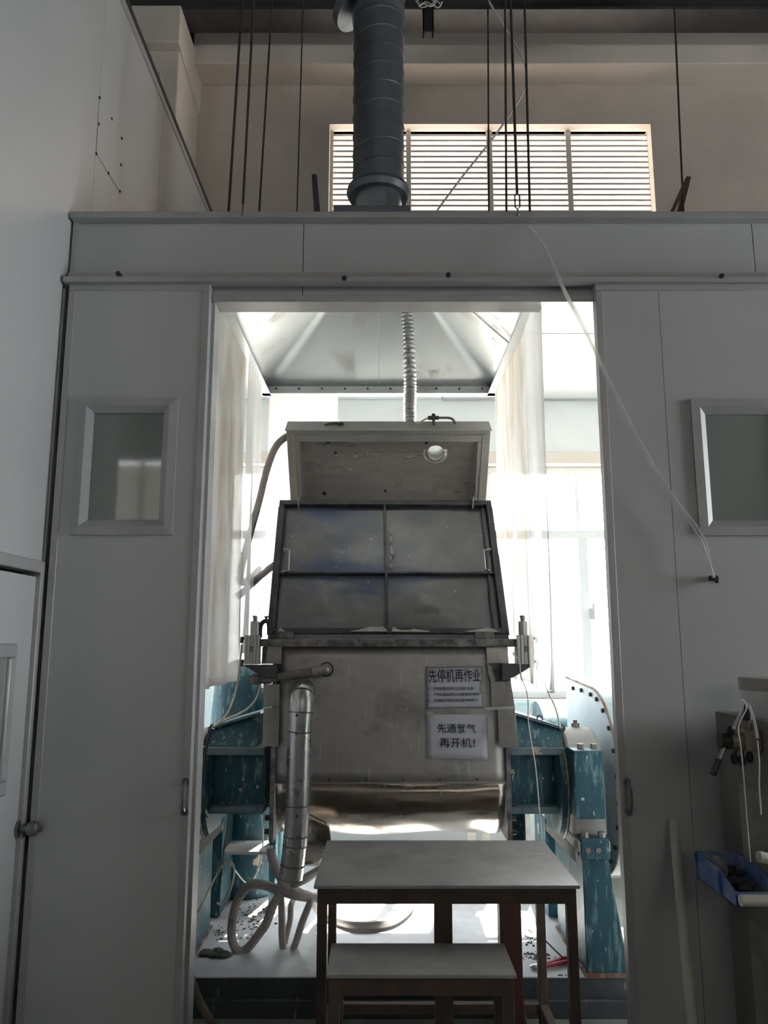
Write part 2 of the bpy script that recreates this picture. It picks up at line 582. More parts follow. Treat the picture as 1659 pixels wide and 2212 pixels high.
for wi, (x0, x1) in enumerate(WX):
    w = struct('window_%d' % (wi + 1), ((x0 + x1) / 2, YB + .08, WZ0),
               ['white framed booth window behind the left curtain', 'white framed booth window behind the raised lid', 'bright white framed booth window right of the machine', 'unseen white framed booth window beyond the right sliding door, added for light'][wi])
    yq = YB + .06
    fm = MB()
    fm.box(x0, x1, yq, yq + .05, WZ0, WZ0 + .05).box(x0, x1, yq, yq + .05, WZ1 - .05, WZ1)
    fm.box(x0, x0 + .05, yq, yq + .05, WZ0 + .05, WZ1 - .05).box(x1 - .05, x1, yq, yq + .05, WZ0 + .05, WZ1 - .05)
    fm.build('window_frame', booth_white, w, bevel=.004)
    MB().box(x0 + .05, x1 - .05, yq, yq + .05, 2.305, 2.365).build('transom', booth_white, w, bevel=.004)
    xm = (x0 + x1) / 2
    MB().box(xm - .012, xm + .012, yq, yq + .05, 2.365, WZ1 - .05).build('mullion', booth_white, w)
    MB().box(xm - .005, xm + .06, yq, yq + .05, WZ0 + .05, 2.305).build('mullion', booth_white, w)
    for (a, b, c, d) in ((x0 + .05, xm - .012, 2.365, WZ1 - .05), (xm + .012, x1 - .05, 2.365, WZ1 - .05),
                         (x0 + .05, xm - .005, WZ0 + .05, 2.305), (xm + .06, x1 - .05, WZ0 + .05, 2.305)):
        MB().box(a, b, yq + .022, yq + .027, c, d).build('pane', window_glass, w)
    MB().box(xm + .06, xm + .085, yq - .03, yq, 1.72, 1.80).bar((xm + .072, yq - .03, 1.78), (xm + .072, yq - .05, 1.83), .012, .012).build('window_latch', trim_alu, w)
    MB().box(x0 - .03, x1 + .03, YB - .06, YB + .05, WZ0 - .03, WZ0).build('sill', booth_white, w, bevel=.004)
    daylight_portal((xm, YB + .2, (WZ0 + WZ1) / 2), (0, -1, 0), x1 - x0, WZ1 - WZ0)

# louvre window, four bays of slats
lw = struct('window_5', ((LX0 + LX1) / 2, YB + .1, LZ0), 'wide cream louvre window high on the rear wall')
LY = YB + .12
lzt = P(800, 282, Y=LY).z
bay_px = [(716, 880), (884, 1052), (1058, 1222), (1227, 1396)]
bx = [(P(a, 290, Y=LY).x, P(b, 290, Y=LY).x) for a, b in bay_px]
m = MB().box(LX0, LX1, LY - .03, LY + .06, lzt, LZ1).box(LX0, LX1, LY - .03, LY + .06, LZ0, LZ0 + .05)
m.box(LX0, bx[0][0] + .02, LY - .03, LY + .06, LZ0, lzt).box(bx[3][1] - .01, LX1, LY - .03, LY + .06, LZ0, lzt)
m.build('window_frame', louvre_paint, lw, bevel=.003)
for i in range(3):
    MB().box(bx[i][1] - .012, bx[i + 1][0] + .012, LY - .035, LY + .06, LZ0 + .04, lzt).build('mullion', louvre_paint, lw, bevel=.003)
nsl = 22
pitch = (lzt - LZ0 - .05) / nsl
for (a, b) in bx:
    z = LZ0 + .05 + pitch * .5
    sl = MB().hexa([(a, LY - .025, z + .015), (b, LY - .025, z + .015), (b, LY - .025, z + .019), (a, LY - .025, z + .019),
                    (a, LY + .036, z - .027), (b, LY + .036, z - .027), (b, LY + .036, z - .023), (a, LY + .036, z - .023)])
    sl.box(a, b, LY - .0275, LY - .0252, z + .001, z + .019)             # turned down lip, added to make a dark line between slats
    sl = sl.build('slat', louvre_paint, lw)
    for k in range(1, nsl):
        twin(sl, (0, 0, pitch * k))
daylight_portal(((LX0 + LX1) / 2, YB + .22, (LZ0 + LZ1) / 2), (0, -1, 0), LX1 - LX0, LZ1 - LZ0)

# crane girder in front of the ceiling
cg = thing('crane_girder', 'dark steel crane girder running under the ceiling above the beam', 'girder', (2, 4.98, 6.10))
MB().box(-6.9, 5.95, 4.90, 5.12, 6.10, 6.125).box(-6.9, 5.95, 4.90, 5.12, 6.52, 6.545).box(-6.9, 5.95, 5.0, 5.02, 6.125, 6.52).build('girder_section', dark_steel, cg)
ce = struct('ceiling')
MB().box(-7, 6, -8, 5.5, 7.0, 7.15).build('roof_deck', dark_steel, ce)
for yy in (-5, -2, 1, 3.7):
    MB().box(-7, 6, yy - .06, yy + .06, 6.75, 7.0).build('purlin', dark_steel, ce)

# hall walls off to the sides and behind, with daylight openings, the wide rear one added
wr = struct('wall_right')
HY0, HY1, HZ0, HZ1 = 1.3, 2.75, 1.2, 3.6
m = MB().box(6, 6.2, -8, 5.7, 0, HZ0).box(6, 6.2, -8, 5.7, HZ1, 7.1).box(6, 6.2, -8, HY0, HZ0, HZ1).box(6, 6.2, HY1, 5.7, HZ0, HZ1)
m.build('masonry', hall_paint, wr)
w4 = struct('window_6', (6.1, (HY0 + HY1) / 2, HZ0), 'side window strip of the hall')
m = MB()
for k in range(4):
    yy = HY0 + (HY1 - HY0 - .06) * k / 3
    m.box(6.06, 6.12, yy, yy + .06, HZ0, HZ1)
m.box(6.06, 6.12, HY0, HY1, HZ0, HZ0 + .06).box(6.06, 6.12, HY0, HY1, HZ1 - .06, HZ1)
m.build('window_frame', trim_alu, w4)
MB().box(6.085, 6.09, HY0, HY1, HZ0, HZ1).build('pane', window_glass, w4)
daylight_portal((6.18, (HY0 + HY1) / 2, (HZ0 + HZ1) / 2), (-1, 0, 0), HZ1 - HZ0, HY1 - HY0)
wl2 = struct('wall_hall_left')
MB().box(-7.2, -7, -8, 5.7, 0, 7.1).build('masonry', hall_paint, wl2)
wr2 = struct('wall_rear')
m = MB().box(-7, 6, -8.2, -8, 0, 3.0).box(-7, 6, -8.2, -8, 4.9, 7.1).box(-7, -5.6, -8.2, -8, 3.0, 4.9).box(-3.4, .4, -8.2, -8, 3.0, 4.9).box(4.6, 6, -8.2, -8, 3.0, 4.9)
m.build('masonry', hall_paint, wr2)
for wi, (x0, x1) in enumerate(((-5.6, -3.4), (.4, 4.6))):  # second opening is added to brighten surfaces facing the camera
    w = struct('window_%d' % (7 + wi), ((x0 + x1) / 2, -8.1, 3), 'louvred window in the hall wall behind the camera, the wider added for light')
    fm = MB().box(x0, x0 + .06, -8.14, -8.04, 3, 4.9).box(x1 - .06, x1, -8.14, -8.04, 3, 4.9)
    fm.box((x0 + x1) / 2 - .03, (x0 + x1) / 2 + .03, -8.14, -8.04, 3, 4.9)
    fm.build('window_frame', louvre_paint, w)
    sl = MB().hexa([(x0, -8.05, 3.13), (x1, -8.05, 3.13), (x1, -8.05, 3.135), (x0, -8.05, 3.135),
                    (x0, -8.13, 3.04), (x1, -8.13, 3.04), (x1, -8.13, 3.045), (x0, -8.13, 3.045)]).build('slat', louvre_paint, w)
    for k in range(1, 18):
        twin(sl, (0, 0, .1 * k))
    daylight_portal(((x0 + x1) / 2, -8.18, 3.95), (0, 1, 0), x1 - x0, 1.9)

# ------------------------------------------------------------------ left panel wall with its hinged door
ZL = 4.77
wl = struct('wall_left')
seams = [2.2, 3.19, 4.12, 5.06, YB - .02]
for i in range(4):
    a, b = seams[i], seams[i + 1]
    if i == 0:
        m = MB().box(XL - .06, XL, a, 2.215, 0, 1.86).box(XL - .06, XL, 2.955, b - .002, 0, 1.86).box(XL - .06, XL, a, b - .002, 1.86, ZL)
        m.build('wall_panel', white_panel, wl)
    else:
        MB().box(XL - .06, XL, a + .002, b - .002, 0, ZL).build('wall_panel', white_panel, wl, bevel=.002)
MB().box(XL - .055, XL - .01, 2.2, YB - .02, 0, .1).build('bottom_track', trim_alu, wl)
MB().box(XL - .07, XL + .008, 2.2, YB - .02, ZL - .05, ZL).build('top_channel', trim_alu, wl, bevel=.003)
MB().box(XL - .02, XL + .012, 2.2, YB - .02, ZL, ZL + .03).build('top_rail', dark_steel, wl)
MB().box(XL - .06, XL - .03, 2.2, YB - .02, ZL + .03, ZL + .075).build('top_angle', white_panel, wl)
MB().box(XL - .10, XL - .02, 4.10, 4.22, ZL + .02, ZL + .16).build('bracket', white_panel, wl, bevel=.004)
# riveted patch and its rivets
pp = [P(a, b, X=XL) for a, b in ((214, 208), (238, 255), (256, 285), (262, 318), (261, 356), (257, 413), (233, 374), (207, 332))]
MB().prism([p + Vector((.0005, 0, 0)) for p in pp], (.0025, 0, 0)).build('patch_plate', white_panel, wl)
for a, b in ((214, 211), (240, 257), (262, 299), (260, 356), (233, 374), (258, 413), (212, 268), (207, 332)):
    c = P(a, b, X=XL)
    MB().cyl(c, c + Vector((.006, 0, 0)), .007, 8).build('rivet', dark_steel, wl)
MB().box(-7, XL - .06, 2.2, 2.26, 0, ZL).build('return_panel', white_panel, wl)

d1 = struct('door_1', (XL, 2.6, 0), 'hinged white door in the left panel wall with a round steel knob')
dx = XL
MB().box(dx - .045, dx - .002, 2.215, 2.925, .02, 1.80).build('door_leaf', white_panel, d1, bevel=.003)
MB().box(dx - .06, dx + .016, 2.925, 2.955, 0, 1.86).box(dx - .06, dx + .016, 2.2, 2.925, 1.815, 1.86).build('door_frame', trim_alu, d1, bevel=.004)
MB().box(dx - .05, dx + .010, 2.962, 2.978, 0, 2.99).build('corner_strip', trim_alu, d1, bevel=.003)
m = MB()
z0, z1, y1 = 1.03, 1.55, 2.79
m.box(dx - .004, dx + .014, 2.3, y1, z1 - .05, z1).box(dx - .004, dx + .014, 2.3, y1, z0, z0 + .05).box(dx - .004, dx + .014, y1 - .05, y1, z0 + .05, z1 - .05).box(dx - .004, dx + .014, 2.3, 2.35, z0 + .05, z1 - .05)
m.build('window_frame', trim_alu, d1, bevel=.008)
MB().box(dx - .001, dx + .003, 2.35, y1 - .05, z0 + .05, z1 - .05).build('pane', door_glass, d1)
kc = P(40, 1790, X=dx)
kn = MB().lathe((dx, kc.y, kc.z), (1, 0, 0), [(0, .030), (.008, .030), (.010, .012), (.030, .011), (.036, .022), (.052, .027), (.066, .024), (.072, .012), (.084, .009)], 20)
kn.build('knob', handle_dark, d1)

# ------------------------------------------------------------------ booth partition (front wall) : header, rail, jambs
wf = struct('wall_front')
zt = P(700, 481, Y=YP).z            # top of header face
zr = P(700, 600, Y=YP).z
zl = P(700, 652, Y=YP).z            # underside of the lintel
hx = [XL + .012, P(655, 540, Y=YP).x, P(1628, 540, Y=YP).x, 3.0, 4.56]
for a, b in zip(hx[:-1], hx[1:]):
    MB().box(a + .0015, b - .0015, YP, YP + .08, zl, zt).build('header_panel', white_panel, wf, bevel=.0015)
zlip = P(700, 459, Y=2.965).z
MB().box(hx[0] - .002, 4.56, 2.955, YP + .09, zt - .004, zlip).build('cap_channel', trim_alu, wf, bevel=.003)
MB().box(hx[0] - .002, hx[0] + .018, 2.992, YP, zr, zt).build('end_strip', trim_alu, wf)
MB().box(hx[0], 4.56, 2.975, YP - .001, P(700, 603, Y=2.98).z, P(700, 592, Y=2.99).z).build('rail_backing', trim_alu, wf)
zra, zrb = P(700, 608.5, Y=2.93).z, P(700, 596, Y=2.93).z
rl = thing('sliding_door_rail', 'long grey sliding door rail fixed across the white header', 'rail', (0, 2.95, zra))
MB().box(XL + .01, 4.5, 2.93, 2.974, zra, zrb).build('rail_box', trim_alu, rl, bevel=.003)
m = None
for px in (328, 418, 514, 602, 684, 780, 830, 880, 980, 1080, 1180, 1330, 1430, 1560):
    c = P(px, 594, Y=2.975)
    MB().box(c.x - .002, c.x + .002, 2.965, 2.976, zrb - .002, zrb + .016).build('clip', dark_steel, rl)
for px, py in ((256, 592), (744, 602), (968, 595), (1558, 597)):
    c = P(px, py, Y=2.93)
    MB().cyl((c.x, 2.976, c.z), (c.x, 2.922, c.z), .010, 10).build('stop_bolt', black_rub, rl)
MB().box(-.71, .88, 2.985, YP, zl - .004, zl + .022).box(-.71, .88, 2.985, 3.09, zl - .006, zl).build('lintel_trim', trim_alu, wf, bevel=.002)
# jamb walls behind the sliding doors
JX0, JX1 = -.705, .93
MB().box(XL + .012, JX0, YP, YP + .08, 0, zl).build('wall_panel', white_panel, wf)
MB().box(JX1, 4.56, YP, YP + .08, 0, zl).build('wall_panel', white_panel, wf)
MB().box(JX0 - .03, JX0 + .006, YP - .004, YP + .085, 0, zl - .004).build('jamb_trim', trim_alu, wf, bevel=.002)
MB().box(JX1 - .006, JX1 + .03, YP - .004, YP + .085, 0, zl - .004).build('jamb_trim', trim_alu, wf, bevel=.002)

# booth side wall and ceiling
wbl = struct('wall_booth_left')
MB().box(XL + .0, XL + .02, YP + .085, YB - .035, .16, ZC).build('lining', booth_white, wbl)
wbr = struct('wall_booth_right')
MB().box(4.5, 4.56, YP, YB, 0, ZC + .1).build('wall_panel', booth_white, wbr)
bc = struct('ceiling_booth')
hX0, hX1, hY0, hY1, hZ = -.735, .675, 3.16, 4.48, 3.03
axc, ayc = (hX0 + hX1) / 2, (hY0 + hY1) / 2
t_ = (ZC - 3.09) / (3.63 - 3.09)
qx0, qx1 = hX0 + (axc - .15 - hX0) * t_, hX1 + (axc + .15 - hX1) * t_
qy0, qy1 = hY0 + (ayc - .15 - hY0) * t_, hY1 + (ayc + .15 - hY1) * t_
ys = 4.25
for (a, b, c, d) in ((XL, qx0, YP + .08, ys), (XL, qx0, ys, YB - .03), (qx1, 4.5, YP + .08, ys), (qx1, 4.5, ys, YB - .03),
                     (qx0, qx1, YP + .08, qy0), (qx0, qx1, qy1, YB - .03)):
    MB().box(a + .002, b - .002, c + .002, d - .002, ZC, ZC + .06).build('ceiling_panel', booth_white, bc, bevel=.002)
for yy in (ys,):
    MB().box(qx1, 4.5, yy - .012, yy + .012, ZC - .004, ZC).build('joint_strip', trim_alu, bc)
MB().box(qx1, 4.5, YB - .055, YB - .03, ZC - .012, ZC - .001).build('corner_strip', trim_alu, bc)
# dark seal round the hood neck above the ceiling
m = MB()
m.box(qx0 - .05, qx1 + .05, qy0 - .05, qy0 - .002, ZC + .06, ZC + .12).box(qx0 - .05, qx1 + .05, qy1 + .002, qy1 + .05, ZC + .06, ZC + .12)
m.box(qx0 - .05, qx0 - .002, qy0, qy1, ZC + .06, ZC + .12).box(qx1 + .002, qx1 + .05, qy0, qy1, ZC + .06, ZC + .12)
m.build('hood_curb', trim_alu, bc)


# ------------------------------------------------------------------ sliding doors
def sliding_door(num, label, x0, x1, win, handle_x, handle_out, seam=None, lead='left'):
    d = struct('door_%d' % num, ((x0 + x1) / 2, 2.95, 0), label)
    zt_ = P(300, 612, Y=2.95).z
    y0, y1 = 2.95, 2.992
    (wx0, wx1, wz0, wz1) = win
    e = .028
    def leaf(a, b):
        m = MB()
        if b <= wx0 or a >= wx1:
            m.box(a, b, y0 + .003, y1, .04, zt_ - .01)
        else:
            m.box(a, b, y0 + .003, y1, .04, wz0).box(a, b, y0 + .003, y1, wz1, zt_ - .01)
            if a < wx0: m.box(a, wx0, y0 + .003, y1, wz0, wz1)
            if b > wx1: m.box(wx1, b, y0 + .003, y1, wz0, wz1)
        return m.build('door_panel', white_panel, d)
    cuts = [x0 + .01] + ([seam - .001, seam + .001] if seam else []) + [x1 - .01]
    for a, b in zip(cuts[::2], cuts[1::2]):
        leaf(a, b)
    MB().box(x0, x1, y0, y1 + .004, zt_ - .032, zt_).build('top_edge', trim_alu, d, bevel=.002)
    MB().box(x0, x0 + e, y0, y1 + .004, .03, zt_ - .032).build('side_edge', trim_alu, d, bevel=.002)
    MB().box(x1 - e, x1, y0, y1 + .004, .03, zt_ - .032).build('side_edge', trim_alu, d, bevel=.002)
    # four mitred frame members round the glass
    w, t0 = .048, y0 - .012
    o = [(wx0 - .012, wz0 - .012), (wx1 + .012, wz0 - .012), (wx1 + .012, wz1 + .012), (wx0 - .012, wz1 + .012)]
    i = [(wx0 + w, wz0 + w), (wx1 - w, wz0 + w), (wx1 - w, wz1 - w), (wx0 + w, wz1 - w)]
    md = [(wx0 + w * .45, wz0 + w * .45), (wx1 - w * .45, wz0 + w * .45), (wx1 - w * .45, wz1 - w * .45), (wx0 + w * .45, wz1 - w * .45)]
    for k in range(4):
        q = (k + 1) % 4
        m = MB()
        m.hexa([(o[k][0], y0 + .004, o[k][1]), (o[q][0], y0 + .004, o[q][1]), (md[q][0], y0 + .004, md[q][1]), (md[k][0], y0 + .004, md[k][1]),
                (o[k][0], t0 + .004, o[k][1]), (o[q][0], t0 + .004, o[q][1]), (md[q][0], t0, md[q][1]), (md[k][0], t0, md[k][1])])
        m.hexa([(md[k][0], y0 + .02, md[k][1]), (md[q][0], y0 + .02, md[q][1]), (i[q][0], y0 + .02, i[q][1]), (i[k][0], y0 + .02, i[k][1]),
                (md[k][0], t0, md[k][1]), (md[q][0], t0, md[q][1]), (i[q][0], y0 + .008, i[q][1]), (i[k][0], y0 + .008, i[k][1])])
        m.build('frame_member', trim_alu, d)
    MB().box(wx0 + w - .01, wx1 - w + .01, y0 + .014, y0 + .019, wz0 + w - .01, wz1 - w + .01).build('pane', door_glass, d)
    MB().box(wx0, wx1, y1 - .012, y1 - .006, wz0, wz1).build('backing_panel', white_panel, d)
    za, zb = P(400, 1690, Y=2.93).z, P(400, 1757, Y=2.93).z
    hx_ = handle_x
    m = MB().tube([(hx_, y0, za), (hx_, y0 - .02, za - .012), (hx_, y0 - .034, (za + za * 2 + zb) / 4), (hx_, y0 - .036, (za + zb) / 2), (hx_, y0 - .034, (za + zb * 3) / 4),
                   (hx_, y0 - .02, zb + .012), (hx_, y0, zb)], .007, 8, 4)
    hd = m.build('handle', handle_dark, d)
    for zz in (za, zb):
        MB().cyl((hx_, y0 + .001, zz), (hx_, y0 - .005, zz), .014, 12).build('mount', handle_dark, hd)
    return d


lx0, lx1 = -1.29, -.713
win_l = (P(178, 865, Y=2.95).x, P(380, 865, Y=2.95).x, P(300, 1149, Y=2.95).z, P(300, 866, Y=2.95).z)
sliding_door(2, 'grey white sliding door left of the opening with a small window', lx0, lx1, win_l, P(397, 1722, Y=2.93).x, -1)
wr0 = P(1497, 868, Y=2.95).x
win_r = (wr0, wr0 + .41, P(1500, 1150, Y=2.95).z, P(1500, 869, Y=2.95).z)
sliding_door(3, 'grey white sliding door right of the opening behind the steel cabinet', .865, 2.05, win_r, P(1360, 1722, Y=2.93).x, 1, seam=1.123)

# ================================================================== HOOD, DUCT, CURTAINS
hd = thing('extraction_hood', 'large pale metal extraction hood hanging above the machine', 'hood', (axc, ayc, hZ))
apz, apr = 3.605, .15
m = MB()
base = [(hX0, hY0), (hX1, hY0), (hX1, hY1), (hX0, hY1)]
top = [(axc - apr, ayc - apr), (axc + apr, ayc - apr), (axc + apr, ayc + apr), (axc - apr, ayc + apr)]


def hood_face(k, u, v):
    a, b = Vector((*base[k], 3.09)), Vector((*base[(k + 1) % 4], 3.09))
    c, d = Vector((*top[k], apz)), Vector((*top[(k + 1) % 4], apz))
    p = (a + (b - a) * u) * (1 - v) + (c + (d - c) * u) * v
    return p + Vector((0, 0, -.04 * math.sin(math.pi * v) * (1 - abs(2 * u - 1) ** 3)))


NH = 96
def hood_pt(u, v):
    a = u * 2 * math.pi
    ca, sa = math.cos(a), math.sin(a)
    hx_, hy_ = (hX1 - hX0) / 2, (hY1 - hY0) / 2
    k = 1 / max(abs(ca), abs(sa))
    b = Vector((axc + hx_ * ca * k, ayc + hy_ * sa * k, 3.09))
    c = Vector((axc + .145 * ca, ayc + .145 * sa, apz))
    return b * (1 - v) + c * v
MB().grid(hood_pt, NH, 12).build('hood_shell', hood_metal, hd, solid=.002, angle=75)
r0, r1 = hZ, 3.10
for (a, b, c, d) in ((hX0 - .012, hX1 + .012, hY1 - .002, hY1 + .012), (hX0 - .012, hX1 + .012, hY0 - .012, hY0 + .002)):
    MB().box(a, b, c, d, r0, r1).build('rim', hood_metal, hd, bevel=.002)
for (a, b) in ((hX0 - .012, hX0 + .002), (hX1 - .002, hX1 + .012)):
    MB().box(a, b, hY0, hY1, r0, r1).build('rim', hood_metal, hd, bevel=.002)
MB().box(hX0, hX1, hY1 - .05, hY1, r0, r0 + .006).box(hX0, hX1, hY0, hY0 + .05, r0, r0 + .006).box(hX0, hX0 + .05, hY0, hY1, r0, r0 + .006).box(hX1 - .05, hX1, hY0, hY1, r0, r0 + .006).build('rim_lip', hood_metal, hd)
rv = None
for k in range(10):
    c = (hX0 + .08 + k * .139, hY1 - .003, r0 + .045)
    if rv is None:
        rv = MB().cyl(c, (c[0], c[1] - .005, c[2]), .006, 8).build('rivet', dark_steel, hd)
        c0 = c[0]
    else:
        twin(rv, (c[0] - c0, 0, 0))
MB().tube([hood_pt(.25, v / 10) + Vector((0, -.003, 0)) for v in range(10)], .004, 6).build('seam', hood_metal, hd)
MB().lathe((axc, ayc, apz - .05), (0, 0, 1), [(0, .145), (.052, .145)], 24, caps=False).build('neck', hood_metal, hd, solid=.003)

du = thing('exhaust_duct', 'dark grey round spiral exhaust duct rising from the booth roof', 'duct', (axc, ayc, 3.64))
dxc = axc
pf = P(800, 452, Y=ayc - .2)
MB().box(P(720, 450, Y=3.45).x, P(886, 450, Y=3.45).x, 3.45, 3.98, 3.615, 3.66).build('base_plate', duct_metal, du, bevel=.003)
zf = P(823, 412, Y=ayc).z
DR = .139
MB().lathe((dxc, ayc, 3.66), (0, 0, 1), [(0, DR - .012), (zf - 3.66 + .03, DR - .012)], 36).build('collar', duct_bright, du)
MB().lathe((dxc, ayc, zf - .05), (0, 0, 1), [(0, DR - .012), (.0, DR + .02), (.03, DR + .034), (.05, DR + .030), (.055, DR + .004), (.075, DR + .004)], 36).build('clamp_ring', duct_metal, du)
zt2 = P(823, 40, Y=ayc).z
m = MB()
m.lathe((dxc, ayc, zf), (0, 0, 1), [(0, DR), (zt2 - zf, DR)], 36)
m.build('pipe', duct_metal, du)
m = MB()
hp = [(dxc + (DR + .001) * math.cos(t * math.pi / 12), ayc + (DR + .001) * math.sin(t * math.pi / 12), zf + .03 + (zt2 - zf - .05) * t / (24 * 9)) for t in range(24 * 9 + 1)]
m.tube(hp, .0035, 5)
m.build('spiral_seam', duct_metal, du)
MB().lathe((dxc, ayc, zt2 - .03), (0, 0, 1), [(0, DR + .001), (.0, DR + .010), (.06, DR + .010), (.06, DR + .001)], 36).build('joint_ring', duct_bright, du)
# bend: three mitred pieces leading up and right-back, and a side branch to the upper left
prev = Vector((dxc, ayc, zt2))
segs = [Vector((dxc + .01, ayc, zt2 + .16)), Vector((dxc + .07, ayc + .02, zt2 + .34)), Vector((dxc + .22, ayc + .05, zt2 + .55))]
for sg in segs:
    MB().tube([prev, sg], DR + .002, 28).build('bend_piece', duct_metal, du)
    prev = sg
MB().tube([prev, prev + Vector((2.5, .5, 1.0))], DR, 28).build('pipe', duct_metal, du)
MB().tube([Vector((dxc - .02, ayc, zt2 + .10)), Vector((dxc - .34, ayc, zt2 + .46)), Vector((dxc - .62, ayc, zt2 + .80))], .105, 28).build('branch_pipe', duct_bright, du)
MB().tube([Vector((dxc - .13, ayc, zt2 + .06)), Vector((dxc - .16, ayc, zt2 + .095))], .135, 28).build('branch_collar', duct_metal, du)

fx = thing('flexible_foil_duct', 'ribbed silver flexible duct hanging from the hood to the raised lid', 'duct', P(885, 905, Y=4.14))
path = catmull([P(871, 560, Y=4.02), P(878, 660, Y=4.08), P(883, 740, Y=4.12), P(886, 830, Y=4.13), P(885, 880, Y=4.13), P(886, 925, Y=4.13)], 40)
MB().tube(path, .034, 14, 1, True, lambda t: 1 + .13 * math.sin(t * 2 * math.pi * 46)).build('corrugated_pipe', flex_alu, fx)

def curtain(name, label, mat, X, ya, yb, zt_, zb, folds, amp, seed, side):
    rnd = random.Random(seed)
    ph = [rnd.random() * 6 for _ in range(4)]
    def fn(u, v):
        y = ya + (yb - ya) * u
        z = zt_ + (zb - zt_) * v
        w = amp * v * math.sin(folds * 6.28 * u + ph[0]) + amp * .5 * v * math.sin(folds * 14 * u + ph[1] + v) + amp * .5 * math.sin(3 * v + ph[2]) * v
        cut = 0
        if v > .93:                       # rounded lower corner at the free end
            cut = (v - .93) / .07
        yy = y + (.05 * cut ** 2 if u < .05 else 0) + .012 * math.sin(5 * v + ph[3]) * (1 - u)
        return Vector((X + w * side, yy, z))
    o = MB().grid(fn, 36, 40).build(name, mat, solid=.0012)
    return tag(o, label, 'curtain')


curtain('plastic_curtain', 'stained plastic curtain hanging left of the machine from the hood rim', curtain_dirty, hX0 + .006, 3.09, 3.88, 3.06, 1.37, 2.2, .016, 1, 1)
curtain('plastic_curtain', 'clear plastic curtain strip behind the stained one on the left', curtain_clear, hX0 + .02, 3.87, 4.30, 3.06, 1.5, 1.5, .02, 2, 1)
curtain('plastic_curtain', 'stained plastic curtain hanging right of the raised lid', curtain_dirty, hX1 - .006, 3.46, 4.44, 3.06, 1.37, 2.2, .014, 3, -1)
curtain('plastic_curtain', 'smooth whitish plastic curtain strip right of the stained right curtain', curtain_clear, hX1 - .012, 3.03, 3.44, 3.04, 1.36, 1.2, .016, 4, -1)
m = MB().grid(lambda u, v: Vector((-.70 + .42 * u, 4.50 + .02 * math.sin(9 * u + 4 * v), 3.05 - 1.75 * v)), 16, 24)
tag(m.build('plastic_curtain', curtain_clear, solid=.0012), 'hazy plastic curtain behind the machine under the far hood rim', 'curtain')

# ================================================================== THE MACHINE
YF = 3.70
mc = thing('kneading_machine', 'large steel kneading machine with raised lid on blue pedestals', 'machine', (0, 4.1, .155))
PZ = .155
# base
bp_ = MB().box(-1.15, 1.15, 3.55, 5.2, PZ - .03, PZ)
bp_.build('base_plate', base_plate_mat, mc, bevel=.003)
MB().box(-1.15, 1.15, 3.545, 3.56, .07, PZ - .005).box(-1.15, 1.15, 3.56, 5.2, 0, PZ - .03).build('plinth', plinth_mat, mc)
MB().box(-1.15, 1.15, 3.53, 3.56, 0, .07).build('plinth_ledge', plinth_mat, mc, bevel=.004)

X0, X1 = P(596, 1600, Y=YF).x, P(1090, 1600, Y=YF).x
ztop = P(800, 1397, Y=YF).z
zs = P(800, 1692, Y=YF).z
# upper jacket
def jf(u, v):
    x = X0 + (X1 - X0) * u
    z = ztop + (zs - ztop) * v
    return Vector((x, YF - .006 * math.sin(math.pi * u) * math.sin(math.pi * v), z))
m = MB().grid(jf, 20, 12)
m.build('front_jacket', jacket, mc, solid=.004)
MB().box(X0, X1, YF + .004, 4.62, .92, ztop).build('chamber', jacket, mc)
MB().bar((X0 + .08, YF - .002, zs), (X1, YF - .002, zs + .004), .006, .008).build('sheet_seam', jacket, mc)
for k in range(5):
    c = Vector((X0 + .25 + k * .17, YF - .004, zs + .018))
    MB().cyl(c, c + Vector((0, -.004, 0)), .005, 8).build('rivet', dark_steel, mc)
# trough underneath: rolled sheet
def tf(u, v):
    x = X0 + .005 + (X1 - X0 - .01) * u
    a = v * math.pi * .62
    r = .40
    y = YF + .0 + .42 - (.42 + .01) * math.cos(a) * 1.0
    z = zs - .29 * math.sin(a) ** .8 if a < math.pi / 2 else zs - .29 - .02 * (a - math.pi / 2)
    dent = .012 * math.sin(7 * u + 3 * v) * math.sin(math.pi * v)
    return Vector((x, y + dent, z + .01 * math.sin(11 * u) * v))
MB().grid(tf, 30, 18).build('trough', trough_metal, mc, solid=.004)
# dented lower corner sheet behind the vent pipe
def cs(u, v):
    a, b = P(690, 1745, Y=3.66), P(720, 1800, Y=3.72)
    top_ = P(648 + 62 * u, 1748 + 30 * u, Y=3.69)
    bot = P(655 + 35 * u, 1868 - 4 * u, Y=3.80)
    p = top_ * (1 - v) + bot * v
    return p + Vector((.03 * math.sin(math.pi * v) * u, -.035 * math.sin(math.pi * v), 0))
MB().grid(cs, 8, 10).build('dented_sheet', trough_metal, mc, solid=.003)
# end plates
for (px, nm) in ((596, -1), (1091, 1)):
    x = P(px, 1600, Y=YF).x
    MB().box(min(x, x + nm * .022), max(x, x + nm * .022), YF - .012, 4.66, .66, ztop).build('end_plate', flange_metal, mc, bevel=.003)
    for zz in (.70, .76, .82):
        c = Vector((x + nm * .022, YF + .02, zz))
        MB().cyl(c, c + Vector((nm * .022, 0, 0)), .013, 8).build('bolt', dark_steel, mc)
# top flange
fx0, fx1 = P(562, 1390, Y=3.64).x, P(1120, 1390, Y=3.64).x
zfa, zfb = P(800, 1397, Y=3.64).z, P(800, 1380, Y=3.64).z
MB().box(fx0, fx1, 3.64, 4.70, zfa, zfb).build('top_flange', flange_metal, mc, bevel=.003)

